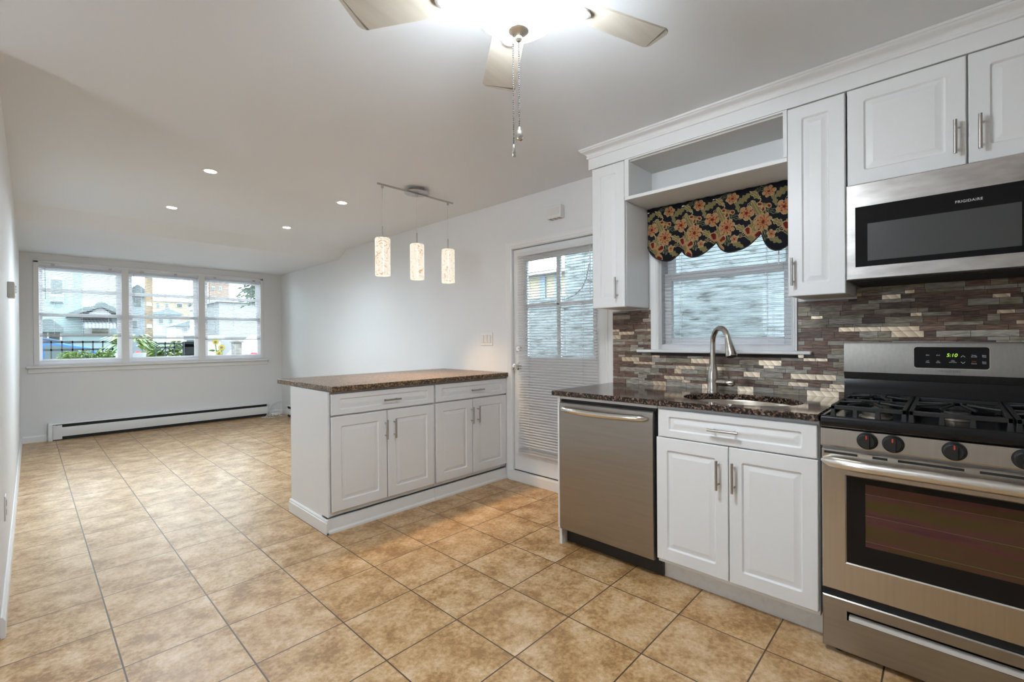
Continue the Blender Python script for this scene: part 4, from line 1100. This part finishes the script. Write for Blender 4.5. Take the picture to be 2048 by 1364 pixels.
house('grey blue house with steep dark roof left of the utility pole', 255, 292, 590, 26, GSID, 568, [(270, 284, 596, 612), (262, 276, 640, 654)])
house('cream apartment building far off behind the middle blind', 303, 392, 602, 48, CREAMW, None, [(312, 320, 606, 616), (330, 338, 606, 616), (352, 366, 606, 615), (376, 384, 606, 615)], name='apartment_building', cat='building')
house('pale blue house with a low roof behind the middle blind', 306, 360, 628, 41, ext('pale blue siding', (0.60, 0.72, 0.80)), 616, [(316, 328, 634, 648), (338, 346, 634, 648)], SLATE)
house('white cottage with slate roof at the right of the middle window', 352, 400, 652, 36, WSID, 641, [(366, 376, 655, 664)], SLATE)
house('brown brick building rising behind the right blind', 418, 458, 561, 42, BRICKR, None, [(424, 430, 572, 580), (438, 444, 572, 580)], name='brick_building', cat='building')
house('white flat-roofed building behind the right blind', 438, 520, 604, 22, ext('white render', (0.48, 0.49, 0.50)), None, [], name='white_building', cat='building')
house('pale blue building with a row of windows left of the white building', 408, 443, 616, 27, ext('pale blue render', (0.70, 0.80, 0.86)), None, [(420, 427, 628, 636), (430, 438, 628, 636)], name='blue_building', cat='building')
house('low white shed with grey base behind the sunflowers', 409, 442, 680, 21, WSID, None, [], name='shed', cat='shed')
# utility pole
x, z0 = xz(298, 720, 14.6)
t = thing('utility_pole', (x, 14.6, GZ), 'brown wooden utility pole in front of the middle window', 'pole')
MB().tube([(x, 14.6, GZ), (x + .02, 14.6, 6.5)], [.085, .075], 14).build('shaft', ext('weathered pole wood', (0.19, 0.14, 0.075), noise=((8, 8, 2), (0.42, 0.26, 0.12), .4, .65)), t)
for zz in (1.55, 2.1): MB().box(x - .05, x + .05, 14.495, 14.52, zz, zz + .09).build('tag_plate', ext('pale tag', (0.75, 0.73, 0.62)), t)
# iron fence
def fence(name, label, px0, px1, Y, pyt, pyb, step, rails, m=FENCEM, r=.012):
    xa, zt = xz(px0, pyt, Y); xb, zb = xz(px1, pyt, Y)
    t = thing(name, ((xa + xb) / 2, Y, GZ), label, 'fence')
    n_ = max(2, int((xb - xa) / step)); 
    for i in range(n_ + 1):
        q = xa + (xb - xa) * i / n_; MB().box(q - r, q + r, Y - r, Y + r, GZ, zt).build('picket', m, t)
    for py in rails:
        _, zz = xz((px0 + px1) / 2, py, Y); MB().box(xa, xb, Y - r, Y + r, zz - .018, zz + .018).build('rail', m, t)
fence('iron_fence', 'black iron fence in front of the parked blue car', 80, 262, 11.0, 682, 720, .125, (684, 699), r=.009)
fence('iron_fence', 'black iron fence before the green shrub, middle window', 312, 366, 11.0, 684, 720, .115, (687, 695), r=.010)
t = thing('gate', (xz(375, 700, 11)[0], 11, GZ), 'black barred gate at the right end of the iron fence', 'gate')
xa, zt = xz(369, 683, 11); xb, _ = xz(388, 683, 11)
for i in range(9): q = xa + (xb - xa) * i / 8; MB().box(q - .016, q + .016, 10.98, 11.02, GZ, zt).build('bar', FENCEM, t)
for zz in (zt - .08, .2): MB().box(xa, xb, 10.98, 11.02, zz - .03, zz + .03).build('rail', FENCEM, t)
# cars
def car(label, cx, Y, z0, L, col, flip=1, name='car', hk=1.38):
    t = thing(name, (cx, Y, z0), label, 'car')
    body = [(-.5, .20), (-.495, .48), (-.44, .60), (-.20, .66), (.30, .68), (.47, .62), (.5, .45), (.5, .20)]
    roof = [(-.24, .655), (-.10, .98), (.02, 1.06), (.22, 1.05), (.36, .90), (.44, .67)]
    S = lambda P_: [(cx + flip * u * L, z0 + v * hk) for u, v in P_]
    cm = mat('car paint ' + label[:12], col, .5, spec=.3)
    b = MB().prism(S(body), 'Y', Y, Y + 1.7).build('body', cm, t, .03)
    MB().prism(S(roof), 'Y', Y + .12, Y + 1.58).build('cabin', cm, t, .03)
    gl = ext('car glass', (0.12, 0.17, 0.18), .3)
    MB().prism(S([(-.19, .69), (-.085, .95), (.02, 1.01), (.05, 1.01), (.05, .69)]), 'Y', Y + .10, Y + .125).build('side_window', gl, t)
    MB().prism(S([(.075, .69), (.075, 1.01), (.21, 1.0), (.32, .89), (.37, .70)]), 'Y', Y + .10, Y + .125).build('side_window', gl, t)
    for u in (-.31, .31):
        wq = MB().lathe([(.0, -.02), (.32, -.02), (.32, .18), (0, .18)], (cx + flip * u * L, Y, z0 + .32), 'Y', 24).build('wheel', BLACK, t)
        MB().lathe([(0, -.03), (.18, -.03), (.18, -.021), (0, -.021)], (cx + flip * u * L, Y, z0 + .32), 'Y', 20).build('hubcap', CHROME, wq)
    MB().lathe([(0, -.02), (.07, -.01), (.07, .02), (0, .03)], (cx - flip * .415 * L, Y + .112, z0 + .76 * hk), 'Y', 14).build('tail_lamp', mat('red lamp', (0.7, 0.02, 0.02), .3), t)
    return t
x, _ = xz(196, 690, 13.2)
car('blue parked car behind the iron fence, left window', x - .6, 12.4, GZ, 4.3, (0.012, 0.06, 0.20), -1)
x, _ = xz(311, 700, 15.6)
car('dark navy parked car with a red tail lamp behind the utility pole', x - 2.1, 15.6, GZ, 4.2, (0.012, 0.022, 0.05), -1, hk=1.5)
t = thing('van', (xz(505, 700, 12.5)[0], 12.5, GZ), 'white parked van with a red stripe, right window', 'van')
xa, zt = xz(484, 690, 12.5)
MB().prism([(xa, GZ + .3), (xa + .05, zt - .35), (xa + .25, zt - .12), (xa + .7, zt + .25), (xa + 4, zt + .3), (xa + 4, GZ + .3)], 'Y', 12.5, 14.3).build('body', ext('white van paint', (0.86, 0.87, 0.88), .3), t, .03)
MB().prism([(xa + .12, zt - .30), (xa + .20, zt - .19), (xa + .9, zt - .22), (xa + 1.2, zt - .16), (xa + 1.2, zt - .42), (xa + .8, zt - .40), (xa + .45, zt - .28)], 'Y', 12.485, 12.5).build('stripe', mat('red stripe', (0.62, 0.02, 0.05), .4), t)
MB().prism([(xa + .55, zt + .02), (xa + .85, zt + .20), (xa + 1.5, zt + .22), (xa + 1.5, zt + .02)], 'Y', 12.485, 12.5).build('window', DWIN, t)
for q in (xa + .8, xa + 3.0): MB().lathe([(0, -.02), (.32, -.02), (.32, .2), (0, .2)], (q, 12.5, GZ + .32), 'Y', 20).build('wheel', BLACK, t)
x0, zt = xz(470, 690, 12); x1, _ = xz(484, 690, 12)
tag(MB().box(x0, x1, 12, 12.3, GZ, zt + .05).box(x0 - .03, x1 + .03, 11.97, 12.33, zt + .05, zt + .11).build('stone_pillar', ext('grey stone', (0.42, 0.39, 0.35), noise=((9, 9, 14), (0.25, 0.23, 0.21), .4, .6)), None, .01), 'grey stone gate pillar beside the white van', 'pillar')

# plants
def leaf_cloud(mb, c_, rad, n_, L, wd, rng, droop=.3, up=.5):
    for i in range(n_):
        a = rng.uniform(0, 6.283); e = rng.uniform(-.2, 1.0); rr = rng.uniform(.35, 1.0)
        p = Vector((c_[0] + rad[0] * rr * math.cos(a) * math.cos(e), c_[1] + rad[1] * rr * math.sin(a) * math.cos(e), c_[2] + rad[2] * rr * math.sin(e)))
        d = Vector((math.cos(a), math.sin(a), rng.uniform(-droop, up))).normalized(); sd = d.cross(Vector((0, 0, 1))).normalized()
        l_ = L * rng.uniform(.7, 1.2); w_ = wd * rng.uniform(.7, 1.2); nrm = sd.cross(d)
        pts = [p, p + d * l_ * .35 + sd * w_ + nrm * .1 * l_, p + d * l_ * .7 + sd * w_ * .7 + nrm * .06 * l_, p + d * l_ - nrm * l_ * .12, p + d * l_ * .7 - sd * w_ * .7 + nrm * .06 * l_, p + d * l_ * .35 - sd * w_ + nrm * .1 * l_, p + d * l_ * .45 - nrm * .02]
        mb.cur = rng.randint(0, 1)
        mb.add(pts, [(0, 1, 6), (1, 2, 6), (2, 3, 6), (3, 4, 6), (4, 5, 6), (5, 0, 6)])
    return mb
LEAFS = [ext('leaf lime', (0.30, 0.48, 0.06), .45), ext('leaf green', (0.16, 0.34, 0.05), .45)]
LEAFD = [ext('leaf bush green', (0.22, 0.40, 0.06), .5), ext('leaf bush pale', (0.36, 0.50, 0.14), .5)]
LEAFK = [ext('leaf dark', (0.06, 0.14, 0.07), .6), ext('leaf dark mid', (0.10, 0.20, 0.09), .6)]
rng = random.Random(5)
x, z = xz(262, 700, 9.0)
t = thing('potted_plant', (x, 9.0, GZ), 'broad-leaved lime green plant in a tall white pot outside the window', 'plant')
MB().lathe([(.13, GZ), (.15, GZ + .05), (.17, .95), (.185, 1.0), (.185, 1.03), (.16, 1.03), (.155, .98), (0, .98)], (x, 9.0, 0), 'Z', 28).build('pot', ext('white pot', (0.80, 0.84, 0.86), .4), t)
lm = MB()
for k in range(95):
    a = rng.uniform(0, 6.283); q = rng.uniform(.15, 1.0); h = rng.uniform(.0, .24)
    p0 = Vector((x, 9.0, 1.0)); d = Vector((math.cos(a), math.sin(a), 0)); sd = Vector((-math.sin(a), math.cos(a), 0))
    r = .08 + .22 * q; base = p0 + d * r * .5 + Vector((0, 0, .12 + h * .6)); tip = p0 + d * (r + .10) + Vector((0, 0, .02 + h)); mid = (base + tip) / 2 + Vector((0, 0, .05))
    w_ = rng.uniform(.022, .04); lm.cur = rng.randint(0, 1) if rng.random() < .8 else 0
    lm.add([base, mid + sd * w_, tip, mid - sd * w_, mid + Vector((0, 0, .008))], [(0, 1, 4), (1, 2, 4), (2, 3, 4), (3, 0, 4)])
tag(lm.build('foliage', LEAFS, t, recalc=False), kind=None)
x, z = xz(178, 716, 9.6)
t = thing('bush', (x, 9.6, GZ), 'low light green bush under the left window pane', 'bush')
leaf_cloud(MB(), (x, 9.6, .92), (.36, .22, .19), 520, .06, .016, rng).build('foliage', LEAFD, t, recalc=False)
MB().tube([(x, 9.6, GZ), (x, 9.6, .95)], .05, 8).build('stem', ext('twig brown', (0.14, 0.09, 0.05)), t)
x, z = xz(331, 702, 11.7)
t = thing('bush', (x, 11.7, GZ), 'green shrub behind the iron fence in the middle window', 'bush')
leaf_cloud(MB(), (x, 11.7, .80), (.34, .28, .50), 520, .11, .035, rng).build('foliage', LEAFD, t, recalc=False)
MB().tube([(x, 11.7, GZ), (x, 11.7, .9)], .05, 8).build('stem', ext('twig brown', (0.14, 0.09, 0.05)), t)
x, z = xz(520, 620, 15)
t = thing('conifer_tree', (x, 15, GZ), 'dark conifer at the right edge of the right window', 'tree')
leaf_cloud(MB(), (x + .25, 15, 2.6), (.75, .7, 2.0), 800, .22, .03, rng, .8, .2).build('foliage', LEAFK, t, recalc=False)
MB().tube([(x + .35, 15, GZ), (x + .35, 15, 5)], .12, 10).build('trunk', ext('trunk brown', (0.13, 0.09, 0.06)), t)
PET = ext('sunflower petal', (0.85, 0.66, 0.03), .5); SEED = ext('sunflower seed', (0.35, 0.20, 0.03), .7); STEMG = ext('sunflower stem', (0.25, 0.36, 0.08), .6)
for (px, py, Y, r, lb) in ((431, 684, 8.9, .052, 'upper of three sunflowers outside the right window'), (443, 695, 8.85, .056, 'middle of three sunflowers outside the right window, the fullest'), (438, 707, 8.8, .050, 'lower of three sunflowers outside the right window')):
    x, z = xz(px, py, Y)
    t = thing('sunflower', (x, Y, GZ), lb, 'flower', 'sunflowers outside the right window')
    MB().tube([(x + .05, Y + .03, GZ), (x + .03, Y + .03, z - .25), (x, Y + .02, z)], .009, 8).build('stem', STEMG, t)
    MB().lathe([(0, -.012), (r * .36, -.010), (r * .40, 0), (0, .012)], (x, Y, z), 'Y', 18).build('seed_head', SEED, t)
    pm = MB()
    for k in range(18):
        a = k * 2 * math.pi / 18; d = Vector((math.cos(a), 0, math.sin(a))); sd = Vector((-math.sin(a), 0, math.cos(a))); c0 = Vector((x, Y, z))
        pm.add([c0 + d * r * .3, c0 + d * r * .7 + sd * r * .16 + Vector((0, -.008, 0)), c0 + d * r * 1.05 + Vector((0, .004, 0)), c0 + d * r * .7 - sd * r * .16 + Vector((0, -.008, 0))], [(0, 1, 2, 3)])
    pm.build('petals', PET, t, recalc=False)
    lf = MB(); leaf_cloud(lf, (x + .03, Y + .03, z - .16), (.05, .04, .05), 5, .09, .03, rng); lf.build('leaf', LEAFS, t, recalc=False)

# ------------------------------------------------------------------ outside, side yard
def stone():
    m, n, l, b = nodes_of('pale rough stone')
    t_ = n.new('ShaderNodeTexCoord'); mp = n.new('ShaderNodeMapping'); mp.inputs['Scale'].default_value = (3, 3.2, 15)
    n1 = n.new('ShaderNodeTexNoise'); n1.inputs['Scale'].default_value = 1.6; n1.inputs['Detail'].default_value = 7; n1.inputs['Roughness'].default_value = .62
    l.new(t_.outputs['Object'], mp.inputs['Vector']); l.new(mp.outputs['Vector'], n1.inputs['Vector'])
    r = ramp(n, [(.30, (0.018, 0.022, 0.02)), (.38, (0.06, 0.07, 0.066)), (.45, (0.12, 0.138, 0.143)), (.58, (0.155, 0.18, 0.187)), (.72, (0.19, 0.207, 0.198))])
    l.new(n1.outputs['Fac'], r.inputs['Fac']); l.new(r.outputs['Color'], b.inputs['Base Color']); b.inputs['Roughness'].default_value = .7
    bp = n.new('ShaderNodeBump'); bp.inputs['Strength'].default_value = .6; bp.inputs['Distance'].default_value = .02
    l.new(n1.outputs['Fac'], bp.inputs['Height']); l.new(bp.outputs['Normal'], b.inputs['Normal'])
    return m
STONE = stone()
tag(B(4.3, 4.8, -3.0, 3.24, GZ, 3.3).build('neighbour_wall', STONE, None), 'pale blue rough stone wall of the neighbouring house, outside the sink window', 'wall')
tag(B(4.3, 4.7, 3.245, 6.5, GZ, 1.69).build('garden_wall', STONE, None), 'lower rough stone yard wall seen through the side door glass', 'wall')
struct(B(3.0, 9, -3, YF + .15, GZ - .1, GZ), 'ground_side', ext('yard concrete', (0.45, 0.45, 0.44)))
tag(bpy.data.objects['ground_side'], 'concrete of the side yard', 'ground')
t = thing('house', (7.5, 6.0, GZ), 'sunny cream house with blue shutters beyond the side door glass', 'house')
MB().box(7.0, 9.0, 4.6, 9.5, GZ, 2.45).build('wall', ext('warm cream render', (0.85, 0.76, 0.52)), t)
for yy, yw in ((5.73, .13), (5.42, .07), (6.35, .13)): MB().box(6.96, 7.0, yy, yy + yw, 1.4, 2.45).build('shutter', ext('pale blue shutter', (0.42, 0.55, 0.72)), t)
MB().box(6.8, 9.2, 4.4, 9.7, 2.45, 2.53).build('cornice', WTRIM, t)
pts = [(4.24, 2.86, 2.02), (4.24, 2.90, 1.86), (4.24, 2.955, 1.763), (4.24, 3.06, 1.687), (4.24, 3.20, 1.651), (4.24, 3.35, 1.638), (4.24, 3.60, 1.628), (4.26, 4.2, 1.64)]
tag(MB().tube(pts, .006, 6).build('drooping_cable', ext('dark cable', (0.10, 0.10, 0.10))), 'thin dark cable drooping across the stone wall outside the door', 'cable')

for o in bpy.data.objects:
    if '_o' in o: del o['_o']
